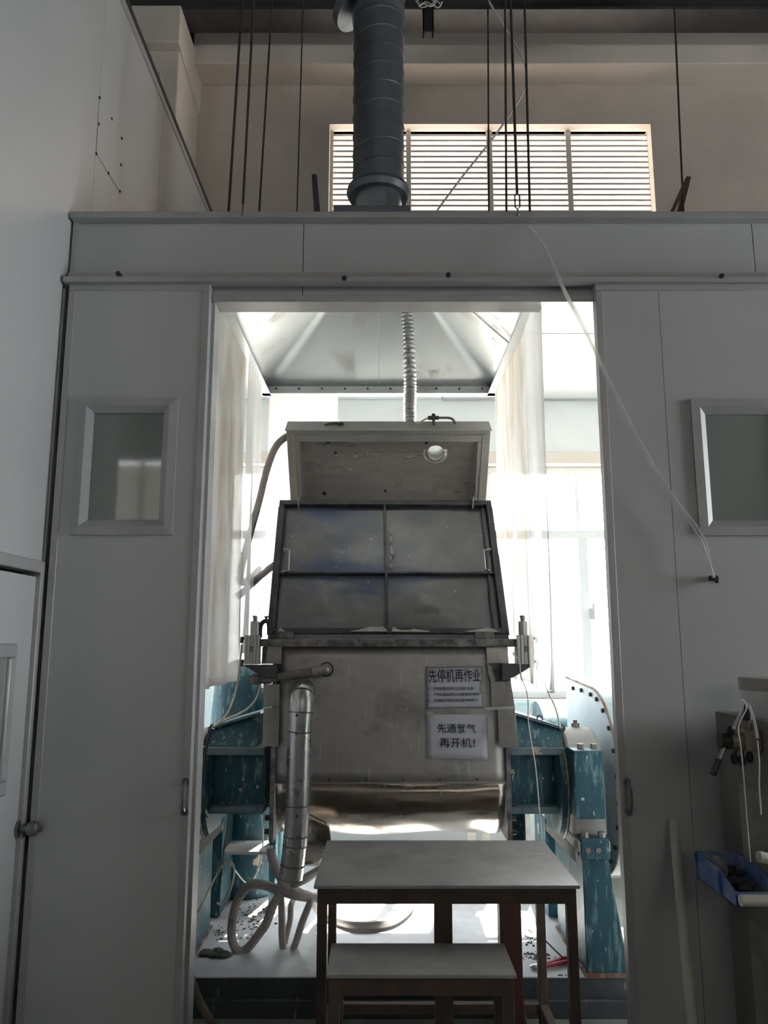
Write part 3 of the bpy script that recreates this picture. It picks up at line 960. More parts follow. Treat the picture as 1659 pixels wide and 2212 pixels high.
# front guard, leaning back
gA, gB = P(580, 1372, Y=3.72), P(1097, 1372, Y=3.72)
gC, gD = P(1060, 1086, Y=4.105), P(605, 1085, Y=4.105)
gn = (gB - gA).cross(gD - gA).normalized()
if gn.y > 0: gn = -gn
def gp(u, v, h=0.0):
    return (gA * (1 - u) + gB * u) * (1 - v) + (gD * (1 - u) + gC * u) * v + gn * h
MB().grid(lambda u, v: gp(u, v, .004 * math.sin(9 * u + 2) * math.sin(7 * v) - .012), 24, 16).build('guard_sheet', guard_sheet, mc, solid=.003)
def gbar(a, b, w, h, nm='guard_bar', mat=guard_frame):
    return MB().bar(gp(*a), gp(*b), w, h, up=gn).build(nm, mat, mc, bevel=.002)
gbar((.012, 0), (.012, 1), .03, .034)
gbar((.988, 0), (.988, 1), .03, .034)
gbar((0, .985), (1, .985), .03, .036)
gbar((0, .02), (1, .02), .03, .03)
gbar((.497, .02), (.497, .99), .014, .03)
gbar((.01, .43), (.99, .43), .012, .03)
gbar((.945, .03), (.955, .95), .012, .012)
MB().hexa([(gA.x, gA.y - .03, zfb), (gB.x, gB.y - .03, zfb), (gB.x, gB.y - .012, gA.z + .004), (gA.x, gA.y - .012, gA.z + .004), (gA.x, gA.y + .04, zfb), (gB.x, gB.y + .04, zfb), (gB.x, gB.y + .03, gA.z + .004), (gA.x, gA.y + .03, gA.z + .004)]).build('guard_sill', guard_frame, mc)
# side cheeks of the guard
for (a, b) in ((gA, gD), (gB, gC)):
    sx = -.012 if a is gA else .012
    pl = [a + Vector((0, .02, 0)), b + Vector((0, .02, -.02)), Vector((b.x, 4.45, 1.60)), Vector((a.x, 4.45, 1.60))]
    MB().prism(pl, (sx, 0, 0)).build('guard_cheek', guard_frame, mc)
for (pa, pb, pc) in (((614, 1193), (627, 1196), (625, 1240)), ((1058, 1193), (1044, 1196), (1047, 1238))):
    y = lambda py: 3.72 + .385 * (1372 - py) / 287
    A, B_, C_ = [P(q[0], q[1], Y=y(q[1]) - .012) for q in (pa, pb, pc)]
    D_ = P(pa[0] - 2, pc[1] + 1, Y=y(pc[1]) - .012)
    o_ = gn * .03
    MB().tube([A, A + o_, B_ + o_, C_ + o_, D_ + o_, D_], .0048, 8).build('guard_handle', chrome, mc)
for px in (646, 1020):
    c = P(px, 1088, Y=4.09)
    MB().tube([c + Vector((0, -.01, -.03)), c + Vector((0, -.022, .0)), c + Vector((.004, -.012, .03)), c + Vector((.004, .02, .04))], .006, 8, 4).build('hook', handle_dark, mc)
for (u, w_) in ((.07, .09), (.90, .09)):
    c = gp(u, -.01)
    MB().box(c.x - w_ / 2, c.x + w_ / 2, c.y - .03, c.y + .03, zfb, zfb + .035).build('foot_block', flange_metal, mc, bevel=.003)
# powder caked along the lower edge and middle bar
def blob(pts, y0, nm='caked_powder'):
    MB().prism([P(a, b, Y=y0 + .385 * (1372 - b) / 287 - .016) for a, b in pts], (0, -.008, .002)).build(nm, powder, mc)
blob([(598, 1366), (606, 1356), (618, 1366)], 3.72)
blob([(757, 1365), (775, 1361), (790, 1357), (800, 1354), (812, 1356), (826, 1354), (834, 1359), (836, 1365)], 3.72)
blob([(846, 1365), (849, 1355), (856, 1359), (866, 1362), (885, 1362), (893, 1359), (905, 1361), (925, 1363), (930, 1366)], 3.72)
blob([(1000, 1366), (1030, 1361), (1045, 1358), (1055, 1357), (1070, 1361), (1078, 1366)], 3.72)
for (a_, b_, c_, d_) in ((843, 1140, 846, 1156), (842, 1158, 848, 1172), (843, 1178, 850, 1196), (842, 1200, 847, 1214), (842, 1218, 850, 1228), (844, 1190, 853, 1200)):
    blob([(a_, b_), ((a_ + c_) / 2 + 1, b_ + 2), (c_, (b_ + d_) / 2), (a_ + 3, d_), (a_, d_ - 3)], 3.72)

# raised lid
lT0, lT1 = P(618, 930, Y=3.985), P(1060, 932, Y=3.985)
lw_ = (lT1.x - lT0.x)
lxc = (lT0.x + lT1.x) / 2
lv = Vector((0, -.60, .80))                     # from hinge to lip, along the lid
lv.normalize()
ln = Vector((0, -lv.z, lv.y))                   # out of the underside, towards the viewer
lip = Vector((lxc, lT0.y, lT0.z))
LD = 1.02
def lp(x, s, h):                               # x across, s down from the lip, h out of the underside
    return lip + Vector((x, 0, 0)) - lv * s + ln * h
hw = lw_ / 2
def slab(x0, x1, s0, s1, h0, h1):
    return [lp(x0, s0, h0), lp(x1, s0, h0), lp(x1, s1, h0), lp(x0, s1, h0), lp(x0, s0, h1), lp(x1, s0, h1), lp(x1, s1, h1), lp(x0, s1, h1)]
fr = .066
m = MB()
m.hexa(slab(-hw, hw, 0, fr, -.115, 0)).hexa(slab(-hw, hw, LD - fr, LD, -.115, 0)).hexa(slab(-hw, -hw + fr, fr, LD - fr, -.115, 0)).hexa(slab(hw - fr, hw, fr, LD - fr, -.115, 0))
m.build('lid_rim', lid_paint, mc, bevel=.003)
MB().hexa(slab(-hw - .006, hw + .006, -.006, 0, -.125, .010)).build('lid_lip', lid_paint, mc, bevel=.002)
MB().hexa(slab(-hw + .028, -hw + .042, .02, LD - .02, 0, .006)).build('gasket_strip', gasket, mc)
MB().hexa(slab(hw - .042, hw - .028, .02, LD - .02, 0, .006)).hexa(slab(-hw + .042, hw - .042, .024, .034, 0, .006)).build('gasket_strip', lid_paint, mc)
sgx, sgs, sgr = P(944, 985, Y=4.03).x - lxc, .155, .046
hi_, di = hw - fr, LD - fr
NU, NV = 40, 26
def inside(x, s):
    return lp(x, s, -.045 - .075 * math.sin(math.pi * (s - fr) / (di - fr)))
m = MB()
sgx_ = sgx
vs, fs = [], []
keep = {}
for j in range(NV + 1):
    for i in range(NU + 1):
        x, s_ = -hi_ + 2 * hi_ * i / NU, fr + (di - fr) * j / NV
        keep[i, j] = (x, s_)
ci = [(i, j) for j in range(NV) for i in range(NU)]
hole = [(i, j) for (i, j) in ci if abs(keep[i, j][0] + hi_ / NU - sgx) < .070 and abs(keep[i, j][1] + (di - fr) / NV / 2 - sgs) < .070]
i0, i1, j0, j1 = min(h[0] for h in hole), max(h[0] for h in hole) + 1, min(h[1] for h in hole), max(h[1] for h in hole) + 1
vs = [inside(*keep[i, j]) for j in range(NV + 1) for i in range(NU + 1)]
fs = [(j * (NU + 1) + i, j * (NU + 1) + i + 1, (j + 1) * (NU + 1) + i + 1, (j + 1) * (NU + 1) + i) for (i, j) in ci if not (i0 <= i < i1 and j0 <= j < j1)]
ring = [(i, j0) for i in range(i0, i1)] + [(i1, j) for j in range(j0, j1)] + [(i, j1) for i in range(i1, i0, -1)] + [(i0, j) for j in range(j1, j0, -1)]
nb = len(vs)
for (i, j) in ring:
    x, s_ = keep[i, j]
    a = math.atan2(s_ - sgs, x - sgx)
    vs.append(inside(sgx + sgr * math.cos(a), sgs + sgr * math.sin(a)))
nr = len(ring)
for q in range(nr):
    (i, j), (i2, j2) = ring[q], ring[(q + 1) % nr]
    fs.append((j * (NU + 1) + i, j2 * (NU + 1) + i2, nb + (q + 1) % nr, nb + q))
MB().add(vs, fs).build('lid_inside', lid_inside, mc)
# outer skin of the lid with the same port left open
m = MB()
oc = .055
for (a, b, c, d) in ((-hw, sgx - oc, 0, LD), (sgx + oc, hw, 0, LD), (sgx - oc, sgx + oc, 0, sgs - oc), (sgx - oc, sgx + oc, sgs + oc, LD)):
    m.hexa(slab(a, b, c, d, -.135, -.13))
m.build('lid_skin', lid_paint, mc)
MB().hexa(slab(-hi_ - .002, -hi_ + .004, fr, di, -.13, -.02)).build('lid_wall', lid_inside, mc)
MB().hexa(slab(hi_ - .004, hi_ + .002, fr, di, -.13, -.02)).build('lid_wall', lid_inside, mc)
pc = inside(sgx, sgs)
MB().lathe(pc + ln * .004, -ln, [(0, sgr + .022), (0, sgr), (.09, sgr - .002), (.09, sgr + .02)], 28, caps=False).build('sight_port', lid_inside, mc, solid=.003)
MB().lathe(pc - ln * .05, -ln, [(0, sgr - .002), (.010, sgr - .002)], 28).build('sight_glass', sight_glass, mc)
for (px, py, r) in ((709, 953, .010), (724, 978, .008), (921, 955, .009), (693, 1075, .010), (833, 1069, .007)):
    q = P(px, py, Y=4.08)
    x = q.x - lxc
    s_ = max(fr + .02, min(di - .02, .062 + (py - 945) / 141 * .40))
    c = inside(x, s_)
    MB().lathe(c + ln * .002, ln, [(0, r), (.003, r * .9)], 10).build('port_hole', black_rub, mc)
# hinge arms behind, from lid to machine
for x in (-.30, .30):
    a = lp(x, LD - .1, -.15)
    MB().bar(a, (lxc + x, 4.66, 1.56), .05, .05).build('hinge_arm', dark_steel, mc)
# fittings on top of the lid
q = P(937, 905, Y=4.02)
t1 = lp(q.x - lxc, -.002, -.06)
vl = MB().cyl(t1, t1 + Vector((0, .01, .045)), .008, 10).bar(t1 + Vector((-.03, .01, .05)), t1 + Vector((.03, .01, .05)), .020, .018).ball(t1 + Vector((0, .01, .065)), .011, 6)
vl.build('valve', black_rub, mc, bevel=.002)
MB().tube([t1 + Vector((.03, .01, .05)), t1 + Vector((.09, .015, .05)), t1 + Vector((.115, .02, .03)), t1 + Vector((.12, .02, -.01))], .007, 8, 4).build('valve_tube', hose_dark, mc)
MB().tube([t1 + Vector((-.03, .01, .05)), t1 + Vector((-.07, .02, .03)), t1 + Vector((-.10, .03, .01))], .005, 8, 4).build('valve_tube', pneu, mc)
q = P(720, 908, Y=4.02)
t2 = lp(q.x - lxc, -.002, -.06)
MB().tube([t2 + Vector((-.05, 0, .0)), t2 + Vector((-.02, 0, .014)), t2 + Vector((.03, 0, .014)), t2 + Vector((.05, 0, .004))], .007, 8, 4).ball(t2 + Vector((.045, 0, .012)), .013, 6).build('nozzle', hose_dark, mc)

# corner pieces of bright sheet
def sheet(px, y0, nm='corner_sheet', mat=jacket_bright, th=.004):
    MB().prism([P(a, b, Y=y0) for a, b in px], (0, th, 0)).build(nm, mat, mc, bevel=.001)
sheet([(576, 1394), (609, 1394), (607, 1434), (572, 1434)], 3.675)
sheet([(566, 1398), (578, 1395), (573, 1434), (565, 1434)], 3.672, mat=flange_metal)
sheet([(569, 1478), (604, 1478), (603, 1526), (569, 1528)], 3.672)
sheet([(569, 1529), (603, 1527), (601, 1613), (567, 1612)], 3.674)
sheet([(1050, 1398), (1095, 1396), (1099, 1433), (1052, 1433)], 3.675)
sheet([(1060, 1473), (1104, 1472), (1112, 1526), (1062, 1528)], 3.674)
sheet([(1076, 1530), (1112, 1527), (1120, 1612), (1078, 1616)], 3.672)
sheet([(1050, 1434), (1104, 1434), (1104, 1472), (1060, 1473)], 3.684, mat=flange_metal)
# strips of old tape round the right corner
for pts in ([(1052, 1433), (1062, 1440), (1070, 1470), (1063, 1478), (1055, 1455)], [(1048, 1528), (1112, 1525), (1113, 1531), (1050, 1534)], [(1052, 1545), (1060, 1545), (1068, 1590), (1054, 1600)]):
    MB().prism([P(a, b, Y=3.668) for a, b in pts], (0, .002, 0)).build('old_tape', tape, mc)

# pneumatic cylinders on their brackets
def air_cylinder(sgn, px0, px1, rx0, rx1, mark):
    y0 = 3.60
    a, b = P(px0, 1435, Y=y0), P(px1, 1372, Y=y0)
    w = (b.x - a.x)
    xm = (a.x + b.x) / 2
    cy = MB()
    n = 5
    for k in range(n):                           # profiled body: ribs and grooves
        xa, xb = a.x + w * k / n, a.x + w * (k + 1) / n
        cy.box(xa + .0015, xb - .0015, y0 - (.004 if k % 2 else 0), y0 + .07, a.z, b.z)
    cy.box(a.x, b.x, y0 + .004, y0 + .068, a.z, b.z)
    cb = cy.build('air_cylinder', cyl_alu, mc, bevel=.0015)
    xr0, xr1 = P(rx0, 1360, Y=y0).x, P(rx1, 1360, Y=y0).x
    zt_ = P(600, 1342, Y=y0).z
    MB().cyl(((xr0 + xr1) / 2, y0 + .035, b.z), ((xr0 + xr1) / 2, y0 + .035, zt_), (xr1 - xr0) / 2, 18).build('cylinder_rod', cyl_alu, cb)
    zz = P(600, 1329, Y=y0).z
    xq = (xr0 + xr1) / 2
    MB().cyl((xq, y0 + .035, zt_), (xq, y0 + .035, zt_ + .012), .010, 10).cyl((xq, y0 + .035, zt_ + .012), (xq, y0 + .035, zt_ + .024), .011, 6).cyl((xq - .003, y0 + .035, zt_ + .02), (xq - .003, y0 + .035, zz), .010, 6).build('rod_bolt', bolt_metal, cb)
    # bracket
    if sgn < 0:
        poly = [(523, 1436), (598, 1436), (598, 1466), (572, 1464)]
    else:
        poly = [(1158, 1434), (1085, 1434), (1085, 1472), (1108, 1464)]
    MB().prism([P(q, r, Y=y0 + .005) for q, r in poly], (0, .085, 0)).build('bracket', guard_frame, mc, bevel=.002)
    # ports
    for zz in (a.z + .012, b.z - .015):
        xs_ = a.x if sgn < 0 else b.x
        MB().cyl((xs_, y0 + .03, zz), (xs_ + sgn * .018, y0 + .03, zz), .007, 8).cyl((xs_ + sgn * .016, y0 + .03, zz + .008), (xs_ + sgn * .016, y0 + .03, zz - .022), .008, 8).build('elbow_fitting', brown_fit, cb)
    zc = (a.z + b.z) / 2 + .004
    lettering(mark, (xm - .009, y0 - .0046, zc - .014), (xm + .011, y0 - .0046, zc - .014), (xm - .009, y0 - .0046, zc + .014), 'handwritten_mark', ink, cb, (0, -.0004, 0))
    return cb
air_cylinder(-1, 526, 560, 538, 558, '左')
air_cylinder(1, 1118, 1154, 1123, 1142, '右')
# small clamp beside the left cylinder
MB().tube([P(562, 1378, Y=3.66), P(563, 1352, Y=3.66), P(571, 1342, Y=3.66), P(580, 1345, Y=3.68), P(582, 1370, Y=3.68)], .011, 8, 3).cyl(P(575, 1340, Y=3.66), P(575, 1331, Y=3.66), .006, 8).cyl(P(575, 1334, Y=3.66), P(575, 1331, Y=3.66), .010, 8).build('clamp', dark_steel, mc)

# upper small pipe
yq = 3.635
MB().tube([P(562, 1468, Y=yq), P(600, 1463, Y=yq), P(688, 1449, Y=yq)], .0195, 14).build('steam_pipe', pipe_dusty, mc)
MB().tube([P(541, 1469, Y=yq), P(545, 1468, Y=yq), P(562, 1467, Y=yq)], .0235, 14, 1, True, lambda t: .8 + .2 * min(1, t * 4)).build('pipe_cap', pipe_dusty, mc)
MB().tube([P(569, 1467, Y=yq), P(586, 1465, Y=yq)], .0245, 6).tube([P(590, 1464, Y=yq), P(598, 1463, Y=yq)], .026, 14).build('pipe_union', pipe_dusty, mc)
MB().tube([P(676, 1451, Y=yq), P(688, 1449, Y=yq)], .022, 14).build('pipe_wrap', elbow_steel, mc)
MB().tube([P(686, 1449, Y=yq), P(698, 1447, Y=yq), P(706, 1447, Y=yq + .015), P(708, 1447, Y=YF + .01)], .0215, 14, 4).build('pipe_elbow', elbow_steel, mc)
MB().lathe(P(705, 1446, Y=YF - .003), (0, -1, 0), [(0, .034), (.0, .028), (.003, .028), (.003, .034)], 20, caps=False).build('hole_edge', black_rub, mc)

# clad vent pipe
vp = MB().lathe(P(655, 1492, Y=YF), (0, -1, 0), [(0, .072), (.03, .070), (.045, .062), (.048, .05)], 26)
vp.build('insulation_collar', insulation, mc)
yv = 3.585
stops = [(655, 1488, YF - .02), (654, 1496, 3.62), (652, 1512, 3.592), (650, 1538, yv), (647, 1580, yv), (643, 1739, yv), (639, 1806, yv), (637, 1826, yv), (632, 1868, yv), (627, 1898, yv)]
sp = [P(a, b, Y=c) for a, b, c in stops]
elbow = catmull(sp[0:5], 6)
cuts = [elbow[0:10], elbow[9:19], elbow[18:25]] + [[sp[k], sp[k + 1]] for k in range(4, 9)]
for i, pts in enumerate(cuts):
    MB().tube(pts, .0525 + (.0012 if i % 2 else 0), 28).build('vent_pipe_section', clad_alu, mc)
    d = (pts[-1] - pts[-2]).normalized() * .003
    MB().tube([pts[-1] - d, pts[-1], pts[-1] + d], .0545, 28).build('seam_bead', pipe_dusty, mc)
for (px, py) in ((641, 1545), (640, 1585), (641, 1763)):
    c = P(px, py, Y=yv - .054)
    MB().ball(c, .006, 5).build('rivet', dark_steel, mc)

# ---------------- housings, bearings, pedestals on both sides
def side(s):
    mir = (lambda px: px) if s > 0 else (lambda px: 1665.5 - px + (2 if True else 0))
    def Q(px, py, Y):
        return P(mir(px), py, Y=Y)
    def X(v):
        return v if s > 0 else -v
    yb = 3.72
    # square shaft housing with recessed front
    a, b = Q(1098, 1757, yb), Q(1228, 1614, yb)
    xa, xb = sorted((a.x, b.x))
    mat1 = blue_paint
    MB().box(xa, xb, yb + .05, 4.4, a.z, b.z).build('shaft_housing', mat1, mc, bevel=.004)
    MB().box(xa, xb, yb - .015, yb + .06, b.z - .035, b.z).build('housing_ledge', housing_dust, mc, bevel=.004)
    MB().box(xa, xb, yb - .015, yb + .06, a.z, a.z + .03).build('housing_ledge', housing_dust, mc, bevel=.004)
    # sloping cover
    c0, c1 = Q(1110, 1545, yb + .02), Q(1222, 1578, yb + .02)
    lo = b.z
    pl = [(c0.x, yb + .01, lo), (c1.x, yb + .01, lo), (c1.x, yb + .06, c1.z), (c0.x, yb + .10, c0.z)]
    pb_ = [(c0.x, 4.4, lo), (c1.x, 4.4, lo), (c1.x, 4.35, c1.z), (c0.x, 4.35, c0.z)]
    MB().hexa(pl + pb_).build('sloping_cover', mat1, mc, bevel=.003)
    MB().bar((c0.x, yb + .09, c0.z + .006), (c1.x, yb + .05, c1.z + .006), .03, .012).build('cover_edge', housing_dust, mc)
    # bearing disc, bearing block with rounded top
    zc = Q(1240, 1690, 3.9).z
    bx0, bx1 = X(.845), X(.875)
    MB().lathe((X(.80), 3.90, zc), (s, 0, 0), [(0, .222), (.012, .245), (.034, .252)], 40).build('seal_ring', blue_paint, mc)
    MB().lathe((X(.834), 3.90, zc), (s, 0, 0), [(0, .254), (.006, .258), (.012, .25)], 40).build('grease_rim', seal_yellow, mc)
    x0_, x1_ = sorted((X(.845), X(1.0)))
    prof = []
    for k in range(13):
        th = math.pi * k / 12
        prof.append((x0_, 3.85 - .22 * math.cos(th), zc + .03 + .235 * math.sin(th)))
    prof += [(x0_, 4.07, .70), (x0_, 3.63, .70)]
    MB().prism(prof[::-1], (x1_ - x0_, 0, 0)).build('bearing_block', dusty_blue, mc, bevel=.012)
    zt_ = Q(1262, 1620, 3.58).z
    zb_ = Q(1262, 1770, 3.56).z
    fa, fb = sorted((Q(1238, 1620, 3.56).x, Q(1302, 1620, 3.56).x))
    MB().box(fa, fb, 3.56, 3.75, zb_, zt_).build('bearing_cap', mat1, mc, bevel=.006)
    for px in (1254, 1283):
        c = Q(px, 1618, 3.62)
        MB().cyl((c.x, 3.62, zt_), (c.x, 3.62, zt_ + .022), .015, 6).build('bolt', bolt_metal, mc)
    MB().cyl((X(.93), 3.86, zc + .26), (X(.93), 3.86, zc + .285), .02, 10).ball((X(.93), 3.86, zc + .29), .012, 5).build('oil_cup', bolt_metal, mc)
    # bearing seat, then the flared pedestal
    ga, gb_ = sorted((X(.845), X(.985)))
    MB().box(ga, gb_, 3.54, 4.30, .655, .70).build('bearing_seat', pale_bracket, mc, bevel=.004)
    c = Q(1262, 1766, 3.55)
    fz = .70
    fl0, fl1 = sorted((X(.855), X(.98)))
    MB().box(fl0, fl1, 3.535, 3.66, fz - .075, fz + .012).build('pedestal_head', mat1, mc, bevel=.004)
    for xx in (.88, .955):
        MB().cyl((X(xx), 3.565, fz + .012), (X(xx), 3.565, fz + .035), .018, 8).build('bolt', bolt_metal, mc)
    for xx in (.885, .93):
        MB().cyl((X(xx), 3.536, fz - .035), (X(xx), 3.530, fz - .035), .012, 8).build('bolt', rust, mc)
    pf = [(X(.862), 3.55, PZ + .012), (X(1.045), 3.55, PZ + .012), (X(.972), 3.55, fz - .06), (X(.862), 3.55, fz - .06)]
    pk = [(q[0], 4.10, q[2]) for q in pf]
    MB().hexa(pf + pk).build('pedestal', blue_paint, mc, bevel=.004)
    pf2 = [(X(.845), 4.25, PZ + .012), (X(1.0), 4.25, PZ + .012), (X(.95), 4.25, fz - .05), (X(.845), 4.25, fz - .05)]
    MB().hexa(pf2 + [(q[0], 4.55, q[2]) for q in pf2]).build('pedestal', blue_paint, mc, bevel=.004)
    fo0, fo1 = sorted((X(.852), X(1.06)))
    MB().box(fo0, fo1, 3.54, 4.12, PZ, PZ + .014).build('pedestal_foot', rust, mc)
    # gusset under the housing
    gx = X(.845)
    MB().prism([(gx, 3.60, .655), (gx, 3.60, .60), (X(.72), 3.60, .73), (X(.72), 3.60, .76)], (0, .03, 0)).build('gusset', pale_bracket, mc)
    # gear guard at the shaft end: round front, flat top running back
    gx0 = 1.05
    pts = []
    R_, gc = .44, (4.0, .89)
    for k in range(25):
        th = math.pi * (.42 + .0) - math.pi * 1.0 * k / 24
        pts.append((gc[0] - R_ * math.cos(-th + math.pi * .0), gc[1] + R_ * math.sin(th)))
    pts = [(gc[0] - R_ * math.sin(math.radians(a)), gc[1] + R_ * math.cos(math.radians(a))) for a in range(0, 181, 8)]
    pts = [(4.55, gc[1] + R_ + .03)] + pts + [(4.55, gc[1] - R_)]
    MB().prism([(X(gx0), y_, z_) for y_, z_ in pts], (X(.14), 0, 0)).build('gear_guard', guard_blue, mc, bevel=.003)
    MB().tube([(X(gx0), y_, z_) for y_, z_ in pts], .007, 6).build('guard_edge', rust, mc)
    for a in range(-2, 11):
        if a < 0:
            y_, z_ = 4.0 - a * .2 * .9, gc[1] + R_ - .025
        else:
            y_, z_ = gc[0] - (R_ - .035) * math.sin(math.radians(a * 16)), gc[1] + (R_ - .035) * math.cos(math.radians(a * 16))
        MB().cyl((X(gx0), y_, z_), (X(gx0 - .012), y_, z_), .011, 6).build('bolt', dark_steel, mc)
side(1)
side(-1)

# eye bolts on the covers
for px, py, y in ((460, 1571, 3.73), (1214, 1573, 3.73), (1166, 1552, 3.80)):
    c = P(px, py, Y=y)
    ring_ = [c + Vector((.013 * math.cos(t), 0, .013 * math.sin(t))) for t in [k * math.pi / 6 for k in range(13)]]
    MB().tube(ring_, .004, 6).build('eye_bolt', dark_steel, mc)

# drive gear behind on the left, and cross members
rd = P(536, 1515, Y=4.75)
MB().lathe((rd.x, 4.75, .155), (0, 0, 1), [(0, .22), (.9, .22), (1.18, .20), (1.26, .15), (1.30, .08)], 28).build('reducer', blue_paint, mc, bevel=.004)
MB().cyl((.95, 4.95, .9), (1.15, 4.95, .9), .30, 28).build('reducer', blue_paint, mc, bevel=.006)
MB().box(-.845, -.60, 4.27, 4.50, .46, .475).build('shelf_plate', pale_bracket, mc)
MB().box(-.62, -.585, 4.4, 4.5, PZ, .70).build('support_post', blue_paint, mc, bevel=.003)
for (px, py0, w_) in ((1022, 1930, .05), (1052, 1930, .05), (1140, 1900, .04)):
    c = P(px, py0, Y=4.75)
    MB().box(c.x - w_ / 2, c.x + w_ / 2, 4.73, 4.78, PZ, .66).build('support_post', pale_bracket, mc, bevel=.004)
for (px, py) in ((1155, 1985), (1162, 2010)):
    c = P(px, py, Y=4.5)
    MB().cyl((c.x, 4.5, PZ), (c.x, 4.5, c.z + .05), .022, 10).ball((c.x, 4.5, c.z + .06), .03, 6).bar((c.x - .05, 4.5, c.z + .06), (c.x + .05, 4.5, c.z + .06), .015, .015).build('drain_valve', brass, mc)
c = P(1117, 1800, Y=4.0)
MB().cyl((c.x, 4.0, .60), (c.x, 4.0, .74), .042, 18).cyl((c.x, 4.0, .74), (c.x, 4.0, .765), .046, 18).build('jack', blue_paint, mc)
# small motor on the back left floor
mo = thing('electric_motor', 'small pale motor with bracket on the plate behind the left pedestals', 'motor', (-.86, 4.9, PZ))
c = P(535, 1822, Y=4.9)
mo.location = (c.x, 4.9, PZ)
MB().cyl((c.x - .09, 4.9, .42), (c.x + .09, 4.9, .42), .085, 20).build('motor_body', blue_paint, mo, bevel=.006)
MB().cyl((c.x + .09, 4.9, .42), (c.x + .12, 4.9, .42), .092, 20).build('fan_cover', pale_bracket, mo, bevel=.006)
MB().box(c.x - .09, c.x + .09, 4.82, 4.98, PZ, .345).build('motor_foot', pale_bracket, mo, bevel=.004)
MB().box(c.x - .03, c.x + .05, 4.80, 4.83, .38, .50).build('terminal_box', pale_bracket, mo, bevel=.004)

# ================================================================== SIGNS
def paper_sheet(name, label, q, y):
    c = [P(a, b, Y=y) for a, b in q]
    t = thing(name, label, 'sign', (c[0] + c[2]) / 2)
    def fn(u, v):
        p = (c[0] * (1 - u) + c[1] * u) * (1 - v) + (c[3] * (1 - u) + c[2] * u) * v
        return p + Vector((0, -.003 * math.sin(3.1 * u) * math.sin(3.1 * v), 0))
    MB().grid(fn, 10, 8).build('paper_sheet', paper, t, solid=.0006)
    return t, fn
def on(fn, u0, u1, v0, v1):
    return fn(u0, v1), fn(u1, v1), fn(u0, v0)
s1, f1 = paper_sheet('warning_sign', 'framed white paper sign with large heading and three numbered lines', [(919, 1440), (1043, 1438), (1046, 1531), (920, 1533)], YF - .010)
LFT = (0, -.0042, 0)
lettering('先停机再作业', *on(f1, .05, .955, .065, .375), 'heading', ink, s1, LFT)
for k, (tx, u1) in enumerate((('1、  严禁机器运转时上机操作设备！', .84), ('2、  严禁机器运转时上机查看机内物料！', .945), ('3、  铲锅壁必须停机关闭急停再操作！', .90))):
    v0 = .485 + k * .135
    lettering(tx, *on(f1, .035, u1, v0, v0 + .075), 'text_line', ink, s1, LFT)
for (a, b) in (((.018, .025), (.982, .025)), ((.018, .965), (.982, .965)), ((.018, .025), (.018, .965)), ((.982, .025), (.982, .965))):
    MB().bar(f1(*a) + Vector(LFT), f1(*b) + Vector(LFT), .0022, .0006, up=(0, 1, 0)).build('border_line', ink, s1)
MB().prism([f1(.96, .40) + Vector((0, -.006, 0)), f1(1.0, .44) + Vector((0, -.006, 0)), f1(1.0, .60) + Vector((0, -.006, 0)), f1(.95, .64) + Vector((0, -.006, 0)), f1(.94, .5) + Vector((0, -.006, 0))], (0, .001, 0)).build('tape_strip', tape, s1)
s2, f2 = paper_sheet('notice_sheet', 'plain white notice with two lines of black characters below the framed sign', [(921, 1543), (1050, 1543), (1053, 1641), (922, 1639)], YF - .010)
lettering('先通氮气', *on(f2, .175, .82, .205, .415), 'text_line', ink, s2, LFT)
lettering('再开机！', *on(f2, .215, .80, .525, .74), 'text_line', ink, s2, LFT)
MB().prism([f2(.0, -.06) + Vector((0, -.004, 0)), f2(.12, -.07) + Vector((0, -.004, 0)), f2(.13, .03) + Vector((0, -.004, 0)), f2(.02, .04) + Vector((0, -.004, 0))], (0, .001, 0)).build('tape_strip', tape, s2)

# ================================================================== HOSES AND LINES
def line(name, label, cat, pts, r, mat, k=6, n=8, group=None):
    o = MB().tube(pts, r, n, k).build(name, mat)
    return tag(o, label, cat, group)
def px_path(lst, y):
    return [P(a, b, Y=(c[0] if c else y)) for a, b, *c in lst]
line('lid_hose', 'grey hose curving down from the raised lid past the left curtain', 'hose',
     px_path([(640, 935, 4.2), (612, 948), (592, 972), (575, 1020), (562, 1075), (548, 1125), (533, 1180), (522, 1225), (519, 1250), (527, 1258), (545, 1245, 4.3), (560, 1230, 4.5)], 4.1), .0205, hose_mat)
line('lid_hose', 'grey hose running up behind the guard beside the left curtain', 'hose',
     px_path([(513, 1290), (540, 1265), (568, 1240), (596, 1218), (640, 1190, 4.5)], 4.2), .019, hose_mat)
hA = [P(a, b, Y=c) for a, b, c in ((586, 1832, 3.72), (587, 1850, 3.72), (597, 1880, 3.74), (618, 1911, 3.80), (646, 1929, 3.90), (674, 1941, 4.0))]
fl = [P(a, b, Z=PZ + .024) for a, b in ((700, 1978), (765, 1998), (834, 1994), (872, 1974), (887, 1950), (880, 1925))]
hz = line('floor_hose', 'beige hose dropping from the machine corner and curling over the base plate under the table', 'hose', hA + fl, .022, hose_mat)
line('floor_hose', 'beige hose standing in a tall open loop left of the vent pipe', 'hose',
     px_path([(775, 1925, 4.1), (695, 1939, 3.95), (639, 1934), (604, 1923), (565, 1911), (537, 1914), (513, 1946), (501, 1992), (502, 2032), (516, 2053), (534, 2049), (562, 2014), (576, 1993), (593, 1950), (621, 1915), (653, 1901), (690, 1880, 3.95)], 3.82), .021, hose_mat)
line('floor_hose', 'beige hose in a narrow loop beside the left table leg', 'hose',
     px_path([(606, 1905), (607, 1935), (609, 1985), (609, 2020), (613, 2054), (622, 2062), (636, 2044), (653, 1992), (668, 1955), (672, 1945, 3.9)], 3.86), .0165, hose_mat)
